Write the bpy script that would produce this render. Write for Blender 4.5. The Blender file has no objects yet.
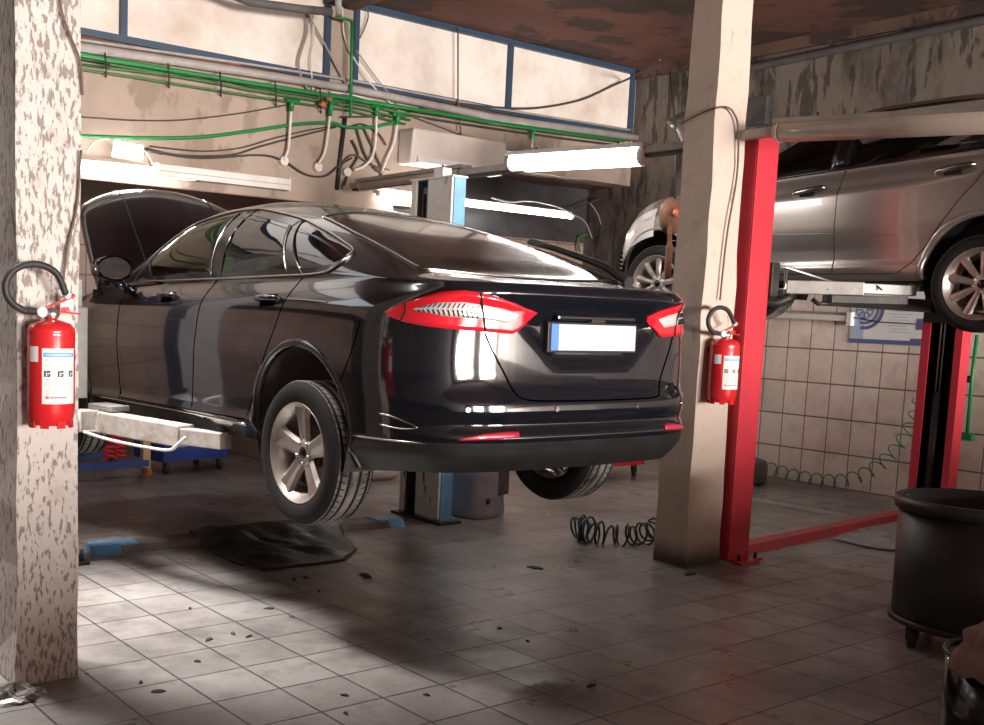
import bpy, bmesh, math, random
from math import sin, cos, pi, sqrt, atan2, radians
from mathutils import Vector, Matrix
random.seed(7)
SC = bpy.context.scene
COL = SC.collection

# ------------------------------------------------------------------ camera
F, PX, PY = 1074.11, 358.07, 428.38
YAW, PIT, ROL = 0.631965, 0.110035, -0.035571
HC = 1.543
def _axes():
    fw = Vector((sin(YAW)*cos(PIT), cos(YAW)*cos(PIT), -sin(PIT)))
    r = Vector((cos(YAW), -sin(YAW), 0)); d = fw.cross(r)
    c, s = cos(ROL), sin(ROL)
    return c*r+s*d, -s*r+c*d, fw
RT, DN, FW = _axes()
cam_d = bpy.data.cameras.new('camera'); cam = bpy.data.objects.new('camera', cam_d); COL.objects.link(cam)
m = Matrix.Identity(4)
for i in range(3):
    m[i][0] = RT[i]; m[i][1] = -DN[i]; m[i][2] = -FW[i]; m[i][3] = (0, 0, HC)[i]
cam.matrix_world = m
cam_d.sensor_width = 36; cam_d.sensor_fit = 'HORIZONTAL'; cam_d.lens = F*36/984
cam_d.shift_x = (492-PX)/984; cam_d.shift_y = (PY-362.5)/984
cam_d.clip_start = 0.05
SC.camera = cam
# survey helpers: a sight line of the photo met with a real plane of the room
def ray(x, y): return RT*((x-PX)/F)+DN*((y-PY)/F)+FW
def on_y(x, y, Y): d = ray(x, y); t = Y/d.y; return Vector((d.x*t, Y, HC+d.z*t))
def on_x(x, y, X): d = ray(x, y); t = X/d.x; return Vector((X, d.y*t, HC+d.z*t))
def on_z(x, y, Z=0.): d = ray(x, y); t = (Z-HC)/d.z; return Vector((d.x*t, d.y*t, Z))

# ------------------------------------------------------------------ materials
def new_mat(name):
    mt = bpy.data.materials.new(name); mt.use_nodes = True
    nt = mt.node_tree; b = nt.nodes['Principled BSDF']
    return mt, nt, b
def rgb(c): return (c[0], c[1], c[2], 1.0)
def plain(name, col, rough=.5, metal=0., coat=0., dirt=0., dcol=(.05, .045, .04), scale=6., bump=0., bscale=40., rvar=0., spec=.5):
    """Principled surface with noise-driven dirt, roughness and bump."""
    mt, nt, b = new_mat(name); N = nt.nodes; L = nt.links
    b.inputs['Base Color'].default_value = rgb(col); b.inputs['Roughness'].default_value = rough
    b.inputs['Metallic'].default_value = metal; b.inputs['Coat Weight'].default_value = coat
    b.inputs['Coat Roughness'].default_value = .04; b.inputs['Specular IOR Level'].default_value = spec
    tc = N.new('ShaderNodeTexCoord')
    nz = N.new('ShaderNodeTexNoise'); nz.inputs['Scale'].default_value = scale; nz.inputs['Detail'].default_value = 7
    nz.inputs['Roughness'].default_value = .65
    L.new(tc.outputs['Object'], nz.inputs['Vector'])
    if dirt > 0:
        rp = N.new('ShaderNodeValToRGB'); rp.color_ramp.elements[0].position = .42; rp.color_ramp.elements[1].position = .72
        rp.color_ramp.elements[1].color = (dirt, dirt, dirt, 1)
        mx = N.new('ShaderNodeMix'); mx.data_type = 'RGBA'
        mx.inputs[6].default_value = rgb(col); mx.inputs[7].default_value = rgb(dcol)
        L.new(nz.outputs['Fac'], rp.inputs['Fac']); L.new(rp.outputs['Color'], mx.inputs[0]); L.new(mx.outputs[2], b.inputs['Base Color'])
    if rvar > 0:
        mr = N.new('ShaderNodeMapRange'); mr.inputs['From Min'].default_value = .3; mr.inputs['From Max'].default_value = .7
        mr.inputs['To Min'].default_value = max(0, rough-rvar); mr.inputs['To Max'].default_value = rough+rvar
        L.new(nz.outputs['Fac'], mr.inputs['Value']); L.new(mr.outputs['Result'], b.inputs['Roughness'])
    if bump > 0:
        n2 = N.new('ShaderNodeTexNoise'); n2.inputs['Scale'].default_value = bscale; n2.inputs['Detail'].default_value = 4
        L.new(tc.outputs['Object'], n2.inputs['Vector'])
        bp = N.new('ShaderNodeBump'); bp.inputs['Strength'].default_value = bump; bp.inputs['Distance'].default_value = .01
        L.new(n2.outputs['Fac'], bp.inputs['Height']); L.new(bp.outputs['Normal'], b.inputs['Normal'])
    return mt
def emit(name, col, s):
    mt, nt, b = new_mat(name)
    b.inputs['Base Color'].default_value = rgb(col); b.inputs['Emission Color'].default_value = rgb(col); b.inputs['Emission Strength'].default_value = s
    return mt
def mathn(nt, op, a, b=None, c=None, clamp=False):
    n = nt.nodes.new('ShaderNodeMath'); n.operation = op; n.use_clamp = clamp
    for i, v in enumerate((a, b, c)):
        if v is None: continue
        if isinstance(v, (int, float)): n.inputs[i].default_value = v
        else: nt.links.new(v, n.inputs[i])
    return n.outputs[0]
def mixc(nt, f, a, b):
    n = nt.nodes.new('ShaderNodeMix'); n.data_type = 'RGBA'
    for i, v in ((0, f), (6, a), (7, b)):
        if isinstance(v, (int, float)): n.inputs[i].default_value = v
        elif isinstance(v, tuple): n.inputs[i].default_value = rgb(v)
        else: nt.links.new(v, n.inputs[i])
    return n.outputs[2]
def noise(nt, vec, scale, detail=6, rough=.6, xyz=None):
    if xyz:
        mp = nt.nodes.new('ShaderNodeMapping'); mp.inputs['Scale'].default_value = xyz; nt.links.new(vec, mp.inputs['Vector']); vec = mp.outputs[0]
    n = nt.nodes.new('ShaderNodeTexNoise'); n.inputs['Scale'].default_value = scale; n.inputs['Detail'].default_value = detail
    n.inputs['Roughness'].default_value = rough; nt.links.new(vec, n.inputs['Vector']); return n.outputs['Fac']
def ramp(nt, v, p0, p1):
    n = nt.nodes.new('ShaderNodeMapRange'); n.interpolation_type = 'SMOOTHSTEP'
    n.inputs['From Min'].default_value = p0; n.inputs['From Max'].default_value = p1; nt.links.new(v, n.inputs['Value']); return n.outputs[0]
def bump(nt, b, h, strength, dist=.01):
    n = nt.nodes.new('ShaderNodeBump'); n.inputs['Strength'].default_value = strength; n.inputs['Distance'].default_value = dist
    nt.links.new(h, n.inputs['Height']); nt.links.new(n.outputs[0], b.inputs['Normal'])
def coords(nt):
    tc = nt.nodes.new('ShaderNodeTexCoord'); sp = nt.nodes.new('ShaderNodeSeparateXYZ'); nt.links.new(tc.outputs['Object'], sp.inputs[0])
    return tc.outputs['Object'], sp.outputs
def tiles(name, ax, size, off, grout, gcol, ca, cb, stain, scol, rough, rvar, bumpy=.25, gw=.004, patches=None):
    """square tiles along two object axes, each tile a shade of its own, grime on top"""
    mt, nt, b = new_mat(name); vec, xyz = coords(nt)
    sx_, sy_ = size if isinstance(size, tuple) else (size, size); size = max(sx_, sy_)
    fx = mathn(nt, 'DIVIDE', mathn(nt, 'SUBTRACT', xyz[ax[0]], off[0]), sx_); fy = mathn(nt, 'DIVIDE', mathn(nt, 'SUBTRACT', xyz[ax[1]], off[1]), sy_)
    def edge(f):
        fr = mathn(nt, 'FRACT', f); return mathn(nt, 'MINIMUM', fr, mathn(nt, 'SUBTRACT', 1., fr))
    e = mathn(nt, 'MINIMUM', edge(fx), edge(fy))
    line = mathn(nt, 'SUBTRACT', 1., ramp(nt, e, gw/size*.5, gw/size*1.6))
    cmb = nt.nodes.new('ShaderNodeCombineXYZ'); nt.links.new(mathn(nt, 'FLOOR', fx), cmb.inputs[0]); nt.links.new(mathn(nt, 'FLOOR', fy), cmb.inputs[1])
    wn = nt.nodes.new('ShaderNodeTexWhiteNoise'); nt.links.new(cmb.outputs[0], wn.inputs['Vector'])
    base = mixc(nt, wn.outputs['Value'], ca, cb)
    n1 = noise(nt, vec, 1.1, 8, .68); n2 = noise(nt, vec, 6., 8, .7); n3 = noise(nt, vec, 38., 5, .6)
    base = mixc(nt, mathn(nt, 'MULTIPLY', ramp(nt, n1, .40, .72), stain), base, scol)
    base = mixc(nt, mathn(nt, 'MULTIPLY', ramp(nt, n2, .48, .75), stain*.7), base, scol)
    if patches: base = mixc(nt, mathn(nt, 'MULTIPLY', ramp(nt, n3, .735, .78), patches), base, tuple(v*.25 for v in scol))
    base = mixc(nt, mathn(nt, 'MULTIPLY', line, grout), base, gcol)
    nt.links.new(base, b.inputs['Base Color'])
    mr = nt.nodes.new('ShaderNodeMapRange'); mr.inputs['From Min'].default_value = .3; mr.inputs['From Max'].default_value = .7
    mr.inputs['To Min'].default_value = rough-rvar; mr.inputs['To Max'].default_value = rough+rvar
    nt.links.new(noise(nt, vec, 3.2, 8, .7), mr.inputs['Value']); nt.links.new(mr.outputs[0], b.inputs['Roughness'])
    h = mathn(nt, 'SUBTRACT', mathn(nt, 'MULTIPLY', n3, .25), line)
    bump(nt, b, h, bumpy, .006)
    return mt
def peeling(name, paint, under, thr, xyz, scale, rough=.85, soot=0., sootcol=(.05, .04, .035), foot=0., bumpy=.4):
    """old paint flaking off concrete in blotches of its own shape"""
    mt, nt, b = new_mat(name); vec, s = coords(nt)
    n1 = noise(nt, vec, scale, 5, .62, xyz); n2 = noise(nt, vec, 1.3, 4, .6); n3 = noise(nt, vec, 9., 7, .7)
    f = ramp(nt, mathn(nt, 'ADD', n1, mathn(nt, 'MULTIPLY', n2, .25)), thr, thr+.07)
    c = mixc(nt, f, paint, under)
    c = mixc(nt, mathn(nt, 'MULTIPLY', ramp(nt, n3, .5, .8), .35), c, tuple(v*.6 for v in under))
    if soot: c = mixc(nt, mathn(nt, 'MULTIPLY', ramp(nt, noise(nt, vec, 1.0, 6, .7, (1, 1, .45)), .47, .64), soot), c, sootcol)
    if foot: c = mixc(nt, mathn(nt, 'MULTIPLY', mathn(nt, 'SUBTRACT', 1., ramp(nt, mathn(nt, 'ADD', s[2], mathn(nt, 'MULTIPLY', n3, .1)), .06, foot)), .9), c, (.035, .032, .03))
    nt.links.new(c, b.inputs['Base Color']); b.inputs['Roughness'].default_value = rough
    bump(nt, b, mathn(nt, 'SUBTRACT', mathn(nt, 'MULTIPLY', n3, .3), f), bumpy, .008)
    return mt
def car_paint(name, col, metal, rough, dust, dcol):
    mt, nt, b = new_mat(name); vec, s = coords(nt)
    n = noise(nt, vec, 2.2, 9, .72); n2 = noise(nt, vec, 60., 3, .6)
    geo = nt.nodes.new('ShaderNodeNewGeometry'); sp = nt.nodes.new('ShaderNodeSeparateXYZ'); nt.links.new(geo.outputs['Normal'], sp.inputs[0])
    up = ramp(nt, sp.outputs[2], .35, .95)                      # dust settles on what faces up
    d = mathn(nt, 'ADD', mathn(nt, 'MULTIPLY', up, dust), mathn(nt, 'MULTIPLY', ramp(nt, n, .55, .85), dust*.10), clamp=True)
    d = mathn(nt, 'MULTIPLY', d, mathn(nt, 'ADD', .75, mathn(nt, 'MULTIPLY', n2, .5)))
    nt.links.new(mixc(nt, d, col, dcol), b.inputs['Base Color'])
    b.inputs['Metallic'].default_value = metal; b.inputs['Coat Weight'].default_value = .7; b.inputs['Coat Roughness'].default_value = .03
    nt.links.new(mathn(nt, 'ADD', rough, mathn(nt, 'MULTIPLY', d, .9), clamp=True), b.inputs['Roughness'])
    nt.links.new(mathn(nt, 'SUBTRACT', .8, mathn(nt, 'MULTIPLY', d, 1.6), clamp=True), b.inputs['Coat Weight'])
    return mt
def glass(name, tint, gl=.0):
    """pane: tinted see-through sheet with a mirror-like sheen at grazing angles"""
    mt = bpy.data.materials.new(name); mt.use_nodes = True; nt = mt.node_tree; nt.nodes.clear()
    o = nt.nodes.new('ShaderNodeOutputMaterial'); t = nt.nodes.new('ShaderNodeBsdfTransparent'); t.inputs[0].default_value = rgb(tint)
    g = nt.nodes.new('ShaderNodeBsdfGlossy'); g.inputs['Roughness'].default_value = .02; g.inputs[0].default_value = (1, 1, 1, 1)
    fr = nt.nodes.new('ShaderNodeFresnel'); fr.inputs[0].default_value = 1.5
    mx = nt.nodes.new('ShaderNodeMixShader'); nt.links.new(fr.outputs[0], mx.inputs[0]); nt.links.new(t.outputs[0], mx.inputs[1]); nt.links.new(g.outputs[0], mx.inputs[2])
    nt.links.new(mx.outputs[0], o.inputs[0]); return mt
def tyre_mat(name, axis_r):
    mt, nt, b = new_mat(name); vec, s = coords(nt)
    ang = nt.nodes.new('ShaderNodeMath'); ang.operation = 'ARCTAN2'; nt.links.new(s[2], ang.inputs[0]); nt.links.new(s[1], ang.inputs[1])
    r = mathn(nt, 'SQRT', mathn(nt, 'ADD', mathn(nt, 'MULTIPLY', s[1], s[1]), mathn(nt, 'MULTIPLY', s[2], s[2])))
    tread = ramp(nt, r, axis_r-.006, axis_r-.003)
    ph = mathn(nt, 'ADD', mathn(nt, 'MULTIPLY', ang.outputs[0], 62/(2*pi)), mathn(nt, 'MULTIPLY', mathn(nt, 'ABSOLUTE', s[0]), 9.))
    cut = mathn(nt, 'SUBTRACT', 1., ramp(nt, mathn(nt, 'ABSOLUTE', mathn(nt, 'SUBTRACT', mathn(nt, 'FRACT', ph), .5)), .05, .11))
    cut = mathn(nt, 'MULTIPLY', mathn(nt, 'MULTIPLY', cut, tread), mathn(nt, 'GREATER_THAN', mathn(nt, 'ABSOLUTE', s[0]), axis_r*.13))
    worn = mixc(nt, mathn(nt, 'MULTIPLY', tread, ramp(nt, noise(nt, vec, 7., 6, .6), .25, .6)), (.018, .017, .016), (.30, .27, .255))
    nt.links.new(mixc(nt, cut, worn, (.012, .011, .011)), b.inputs['Base Color'])
    b.inputs['Roughness'].default_value = .75; b.inputs['Specular IOR Level'].default_value = .2
    bump(nt, b, mathn(nt, 'SUBTRACT', mathn(nt, 'MULTIPLY', noise(nt, vec, 90., 3), .1), cut), .5, .006)
    return mt

GY = (2.5132*1.5429) % .3; GX = (1.27853*1.5429) % .3
M = {}
M['floor'] = tiles('floor_tiles', (0, 1), .30, (GX, GY), .9, (.03, .027, .025), (.245, .228, .216), (.32, .30, .285), .85, (.085, .074, .068), .36, .14, .3, .0045, .9)
_ya = on_x(799.5, 479, 9.79).y; _yb = on_x(870, 492, 9.79).y
M['walltile'] = tiles('wall_tiles', (1, 2), ((_ya-_yb)/3, .33), (_ya % ((_ya-_yb)/3), .0), .9, (.05, .035, .03), (.82, .68, .60), (.90, .77, .69), .5, (.30, .205, .16), .35, .1, .3, .006)
M['baytile'] = tiles('bay_tiles', (0, 2), .30, (.05, .0), .85, (.10, .07, .06), (.42, .28, .22), (.50, .36, .29), .5, (.2, .12, .09), .45, .1, .3, .006)
M['plaster'] = peeling('stained_plaster', (.40, .31, .25), (.30, .225, .175), .68, (1, 1, .6), 2.6, .9, .22, (.2, .15, .12), 0, .25)
M['rightplaster'] = peeling('sooty_plaster', (.21, .17, .14), (.08, .062, .052), .64, (5, 5, 1.2), 2.2, .9, .75, (.022, .019, .017), 0, .35)
M['ceiling'] = peeling('brown_clay_ceiling', (.16, .062, .042), (.06, .03, .022), .62, (1, 1, 1), 1.1, .9, .35, (.02, .012, .01), 0, .5)
M['beam'] = peeling('brown_beam', (.15, .085, .062), (.06, .035, .027), .62, (1, 1, 1), 2, .9, .3, (.02, .015, .012), 0, .4)
M['soffit'] = plain('brown_soffit', (.22, .12, .095), .6, 0, 0, .7, (.04, .025, .02), 2.5, .2, 20)
M['darkwall'] = plain('grey_sheet_wall', (.10, .095, .095), .38, .3, 0, .8, (.03, .028, .027), 2.0, .15, 15, .1)
M['window'] = plain('frosted_window', (.70, .62, .56), .75, 0, 0, .85, (.46, .36, .29), 1.3, .08, 12)
_b = M['window'].node_tree.nodes['Principled BSDF']; _b.inputs['Emission Strength'].default_value = .06
M['window'].node_tree.links.new(_b.inputs['Base Color'].links[0].from_socket, _b.inputs['Emission Color'])   # daylight through the frosted panes
M['glowpane'] = emit('added_glow_pane', (1., .97, .94), .4)  # glow added to unseen upper panes to light the left side
M['blueframe'] = plain('blue_frame_paint', (.025, .055, .105), .45, 0, 0, .5, (.03, .04, .06), 5, .1, 40)
M['pillar_l'] = peeling('flaking_whitewash', (.60, .54, .505), (.27, .23, .21), .645, (1, 1, .34), 58, .9, 0, (0, 0, 0), 0, .5)
M['pillar_c'] = peeling('worn_whitewash', (.58, .475, .40), (.34, .255, .195), .76, (1, 1, .30), 7, .9, .25, (.2, .15, .12), .24, .4)
M['black_paint'] = car_paint('black_car_paint', (.006, .007, .011), .0, .10, .16, (.13, .105, .092))
M['black_matt'] = plain('black_plastic', (.012, .012, .012), .5, 0, 0, .5, (.035, .032, .03), 8, .15, 120)
M['black_trim'] = plain('gloss_black_trim', (.006, .006, .007), .15)
M['gap'] = plain('panel_gap', (.001, .001, .001), 1, spec=0)
M['gapgrey'] = plain('panel_gap_grey', (.03, .026, .024), .9, spec=.1)
M['underbody'] = plain('underbody', (.025, .023, .021), .85, 0, 0, .6, (.06, .045, .035), 9, .3, 30)
M['liner'] = plain('wheel_arch_liner', (.05, .036, .03), .9, 0, 0, .6, (.09, .06, .045), 12, .4, 60)
M['chrome'] = plain('chrome', (.75, .74, .73), .16, 1., 0, .25, (.3, .28, .26), 12)
M['satin_chrome'] = plain('satin_chrome', (.42, .38, .36), .25, 1., 0, .3, (.2, .17, .15), 12)
M['alloy'] = plain('dusty_alloy', (.50, .445, .405), .38, .75, 0, .6, (.26, .19, .15), 9, .1, 60)
M['disc'] = plain('brake_disc', (.16, .12, .10), .5, .8, 0, .7, (.1, .05, .03), 14)
M['silver_paint'] = car_paint('silver_car_paint', (.30, .265, .245), .6, .30, .12, (.30, .235, .20))
M['glass'] = glass('tinted_glass', (.40, .50, .44))
M['darkglass'] = glass('dark_tinted_glass', (.34, .35, .33))
M['rearglass'] = plain('dusty_rear_glass', (.016, .013, .012), .16, 0, .5, .6, (.085, .066, .058), 3.0, 0, 10, .07)
M['mirror'] = plain('mirror_face', (.55, .55, .56), .06, .95)
M['seat'] = plain('seat_cloth', (.03, .03, .032), .85, 0, 0, 0, bump=.2, bscale=200)
M['red_lens'] = plain('red_lamp_lens', (.72, .015, .03), .12, 0, .6)
M['clear_lens'] = plain('silver_lamp_insert', (.78, .74, .74), .15, .35, .6)
M['redref'] = plain('red_reflector', (.55, .03, .06), .3, 0, .3)
M['plate_white'] = plain('plate_white', (.66, .64, .63), .45, 0, 0, .15, (.6, .57, .55), 8)
M['plate_blue'] = plain('plate_blue', (.10, .25, .72), .4)
M['tyre'] = tyre_mat('tyre_rubber', .334)
M['tyre_s'] = tyre_mat('tyre_rubber_small', .296)
M['red'] = plain('red_post_paint', (.60, .035, .055), .42, 0, .1, .45, (.34, .025, .035), 4, .12, 30)
M['redbar'] = plain('worn_red_paint', (.55, .05, .06), .6, 0, 0, .75, (.20, .10, .085), 9, .3, 40)
M['ext_red'] = plain('extinguisher_red', (.66, .02, .025), .24, 0, .5, .12, (.3, .02, .02), 10)
M['hose'] = plain('black_rubber_hose', (.022, .02, .02), .55, 0, 0, .4, (.06, .055, .05), 20)
M['label'] = plain('paper_label', (.82, .80, .79), .6)
M['ink'] = plain('black_ink', (.04, .04, .045), .7)
M['greyink'] = plain('grey_ink', (.42, .40, .42), .7)
M['blueink'] = plain('blue_ink', (.10, .38, .74), .6)
M['paleblue'] = plain('pale_blue_ink', (.45, .55, .72), .6)
M['navy'] = plain('navy_ink', (.10, .14, .30), .6)
M['redink'] = plain('red_ink', (.6, .12, .14), .6)
M['brass'] = plain('brass', (.72, .6, .45), .3, .9)
M['grey_metal'] = plain('galvanised_steel', (.36, .35, .34), .5, .35, 0, .7, (.24, .215, .20), 6, .15, 25)
M['arm_metal'] = plain('worn_arm_paint', (.58, .52, .47), .5, .2, 0, .8, (.24, .185, .15), 7, .3, 25)
M['white_post'] = peeling('chipped_white_enamel', (.70, .655, .60), (.06, .05, .045), .74, (1, 1, .35), 9, .55, 0, (0, 0, 0), .10, .4)
M['blue_post'] = plain('light_blue_paint', (.14, .36, .62), .5, 0, 0, .6, (.09, .22, .38), 7, .15, 30)
M['dark_metal'] = plain('dark_steel', (.035, .032, .031), .5, .4, 0, .5, (.07, .05, .04), 8, .2, 30)
M['rope'] = plain('steel_rope', (.35, .32, .30), .4, .8)
M['rust'] = plain('rust', (.17, .075, .04), .8, .1, 0, .8, (.045, .022, .015), 10, .5, 40)
M['rustbar'] = plain('rusty_cover_plate', (.20, .155, .13), .7, .1, 0, .8, (.075, .055, .045), 6, .3, 25)
M['rail'] = plain('weathered_rail', (.36, .32, .285), .5, .2, 0, .8, (.17, .135, .11), 6, .2, 30)
M['browntube'] = plain('unlit_diffuser', (.42, .335, .275), .35, 0, .2, .7, (.22, .15, .115), 4, 0)
M['whitepaint'] = plain('white_enamel', (.74, .70, .67), .42, 0, 0, .35, (.48, .41, .36), 5)
M['acwhite'] = plain('ac_plastic', (.66, .58, .52), .42, 0, 0, .4, (.42, .34, .285), 3)
M['tube_on'] = emit('lit_tube', (1., .98, .96), 14.)
M['lamp_on'] = emit('lit_diffuser', (1., .96, .90), 9.)
M['flood_on'] = emit('lit_flood', (1., .99, .97), 36.)
M['green'] = plain('green_conduit', (.012, .21, .05), .42, 0, 0, .4, (.02, .16, .05), 9)
M['oldgreen'] = plain('old_green_conduit', (.05, .15, .045), .5, 0, 0, .6, (.10, .11, .05), 6)
M['greypipe'] = plain('grey_conduit', (.40, .36, .345), .5, 0, 0, .6, (.22, .185, .165), 5)
M['whitepvc'] = plain('white_pvc', (.74, .68, .63), .45, 0, 0, .3, (.48, .40, .34), 12)
M['cable'] = plain('dark_cable', (.055, .045, .04), .6)
M['greycable'] = plain('grey_cable', (.30, .26, .24), .6)
M['brown_cable'] = plain('brown_cable', (.13, .085, .065), .6)
M['bin'] = plain('black_bin_plastic', (.016, .016, .017), .42, 0, 0, .5, (.035, .034, .034), 5, .12, 60)
M['rag'] = plain('brown_cloth', (.25, .15, .125), .95, 0, 0, .6, (.12, .07, .055), 9, .4, 90)
M['mat'] = plain('black_sheet', (.014, .014, .0145), .5, 0, 0, .7, (.085, .08, .078), 4, .3, 30, .15)
M['clearsheet'] = plain('grey_plastic_sheet', (.30, .30, .30), .25, 0, 0, .8, (.05, .05, .055), 5, .4, 20, .1)
M['greyplastic'] = plain('grey_translucent_plastic', (.34, .34, .37), .32, 0, .1, .7, (.19, .185, .20), 6, .25, 20)
M['blue'] = plain('trolley_blue', (.022, .055, .30), .42, 0, 0, .3, (.015, .03, .14), 6)
M['yellow'] = plain('ochre_paint', (.66, .44, .16), .5, 0, 0, .3, (.4, .25, .1), 9)
M['redplastic'] = plain('red_plastic', (.75, .025, .03), .22, 0, .4)
M['orange'] = plain('orange_wheel', (.6, .2, .06), .5)
M['steel'] = plain('bright_steel', (.55, .54, .53), .3, .9)
M['hosegreen'] = plain('green_air_hose', (.03, .20, .10), .35)
M['hoseblack'] = plain('black_air_hose', (.01, .018, .02), .3, 0, .3)
M['hoseblue'] = plain('blue_black_hose', (.015, .06, .085), .3, 0, .3)
M['foil'] = plain('crumpled_film', (.4, .39, .38), .25, .3, 0, .6, (.1, .09, .09), 14, .5, 40)
M['leaf'] = plain('dry_scrap', (.03, .026, .024), .8)
M['plug'] = plain('orange_plastic', (.55, .14, .07), .5)
M['bark'] = plain('grimy_grey', (.12, .11, .105), .7, .2, 0, .6, (.05, .045, .04), 6)
M['paintline'] = plain('worn_floor_line', (.42, .39, .37), .6, 0, 0, .8, (.2, .18, .17), 4)
M['hallwall'] = plain('hall_wall', (.13, .105, .09), .8, 0, 0, .4, (.3, .27, .25), 2)
M['sheetgreen'] = plain('green_card', (.16, .62, .16), .6)

# ------------------------------------------------------------------ mesh builder
class MB:
    def __init__(s): s.v = []; s.f = []; s.mi = []; s.sm = []; s.cur = 0; s.smooth = False; s.mats = []
    def add(s, vs, fs, smooth=None):
        o = len(s.v); s.v += [tuple(v) for v in vs]
        for f in fs: s.f.append(tuple(i+o for i in f)); s.mi.append(s.cur); s.sm.append(s.smooth if smooth is None else smooth)
        return s
    def use(s, i): s.cur = i; return s
    def box(s, a, b):
        (x0, y0, z0), (x1, y1, z1) = a, b
        return s.add([(x0,y0,z0),(x1,y0,z0),(x1,y1,z0),(x0,y1,z0),(x0,y0,z1),(x1,y0,z1),(x1,y1,z1),(x0,y1,z1)],
              [(0,3,2,1),(4,5,6,7),(0,1,5,4),(1,2,6,5),(2,3,7,6),(3,0,4,7)], False)
    def hexa(s, p): # eight corners, bottom ring then top ring
        return s.add(p, [(0,3,2,1),(4,5,6,7),(0,1,5,4),(1,2,6,5),(2,3,7,6),(3,0,4,7)], False)
    def bar(s, a, b, w, h, up=(0,0,1)):
        a = Vector(a); b = Vector(b); d = (b-a).normalized(); u = Vector(up); r = d.cross(u).normalized(); u = r.cross(d)
        P = []
        for c in (a, b):
            P += [c-r*w/2-u*h/2, c+r*w/2-u*h/2, c+r*w/2+u*h/2, c-r*w/2+u*h/2]
        return s.hexa(P)
    def tube(s, pts, r, n=8, closed=False, cap=True):
        P = [Vector(p) for p in pts]; k = len(P); rings = []
        t0 = (P[1]-P[0]).normalized(); ref = Vector((0,0,1)) if abs(t0.z) < .9 else Vector((1,0,0))
        nrm = t0.cross(ref).normalized()
        for i in range(k):
            if closed: t = P[(i+1) % k]-P[i-1]
            else: t = P[min(i+1,k-1)]-P[max(i-1,0)]
            if t.length < 1e-9: t = t0
            t.normalize(); nrm = (nrm-t*nrm.dot(t))
            if nrm.length < 1e-6: nrm = t.orthogonal()
            nrm.normalize(); bn = t.cross(nrm); rr = r[i] if isinstance(r, (list, tuple)) else r
            rings.append([P[i]+nrm*cos(2*pi*j/n)*rr+bn*sin(2*pi*j/n)*rr for j in range(n)])
        vs = [v for g in rings for v in g]; fs = []
        for i in range(k if closed else k-1):
            for j in range(n):
                a = i*n+j; b = i*n+(j+1) % n; i2 = (i+1) % k
                fs.append((a, b, i2*n+(j+1) % n, i2*n+j))
        s.add(vs, fs, True)
        if cap and not closed:
            s.add(rings[0], [tuple(range(n-1,-1,-1))], False); s.add(rings[-1], [tuple(range(n))], False)
        return s
    def lathe(s, prof, o=(0,0,0), axis='z', n=32, smooth=True, a0=0, a1=2*pi):
        full = abs(a1-a0-2*pi) < 1e-6; m_ = n if full else n+1; vs = []
        for i in range(m_):
            a = a0+(a1-a0)*i/n
            for r, h in prof:
                if axis == 'z': p = (r*cos(a), r*sin(a), h)
                elif axis == 'x': p = (h, r*cos(a), r*sin(a))
                else: p = (r*cos(a), h, r*sin(a))
                vs.append((p[0]+o[0], p[1]+o[1], p[2]+o[2]))
        k = len(prof); fs = []
        for i in range(n):
            i2 = (i+1) % m_
            for j in range(k-1): fs.append((i*k+j, i2*k+j, i2*k+j+1, i*k+j+1))
        return s.add(vs, fs, smooth)
    def grid(s, rows, smooth=True, flip=False):
        k = len(rows[0]); vs = [p for r in rows for p in r]; fs = []
        for i in range(len(rows)-1):
            for j in range(k-1):
                q = (i*k+j, i*k+j+1, (i+1)*k+j+1, (i+1)*k+j)
                fs.append(q[::-1] if flip else q)
        return s.add(vs, fs, smooth)
    def build(s, name, mat, parent=None, bevel=0., seg=2, recalc=True, weld=True):
        me = bpy.data.meshes.new(name); me.from_pydata(s.v, [], s.f)
        for mm in (mat if isinstance(mat, (list, tuple)) else [mat]): me.materials.append(mm)
        for p, i, sm in zip(me.polygons, s.mi, s.sm): p.material_index = i; p.use_smooth = sm
        if weld or recalc:
            bm = bmesh.new(); bm.from_mesh(me)
            if weld: bmesh.ops.remove_doubles(bm, verts=bm.verts, dist=1e-5)
            if recalc: bmesh.ops.recalc_face_normals(bm, faces=bm.faces)
            if bevel:
                ed = [e for e in bm.edges if len(e.link_faces) == 2 and e.calc_face_angle(0) > .6]
                bmesh.ops.bevel(bm, geom=ed, offset=bevel, segments=seg, affect='EDGES', profile=.6, clamp_overlap=True)
            bm.to_mesh(me); bm.free()
        o = bpy.data.objects.new(name, me); COL.objects.link(o)
        if parent is not None: o.parent = parent
        return o
def tag(o, label, cat, group=None, kind=None):
    o['label'] = label; o['category'] = cat
    if group: o['group'] = group
    if kind: o['kind'] = kind
    return o
def structure(o, label=None):
    o['kind'] = 'structure'
    if label: o['label'] = label
    return o
def thing(name, label, cat, loc=(0,0,0), rot=(0,0,0), group=None):
    o = bpy.data.objects.new(name, None); COL.objects.link(o); o.location = loc; o.rotation_euler = rot
    o.empty_display_size = .1
    return tag(o, label, cat, group)
def smooth_path(pts, n=8):
    P = [Vector(p) for p in pts]; out = []
    for i in range(len(P)-1):
        a = P[max(i-1,0)]; b = P[i]; c = P[i+1]; d = P[min(i+2,len(P)-1)]
        for j in range(n):
            t = j/n
            out.append(.5*((2*b)+(c-a)*t+(2*a-5*b+4*c-d)*t*t+(3*b-a-3*c+d)*t**3))
    out.append(P[-1]); return out
def lerp_tab(tab, x):
    if x <= tab[0][0]: return tab[0][1]
    for (a, va), (b, vb) in zip(tab, tab[1:]):
        if x <= b:
            return va+(vb-va)*(x-a)/(b-a)
    return tab[-1][1]
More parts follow.
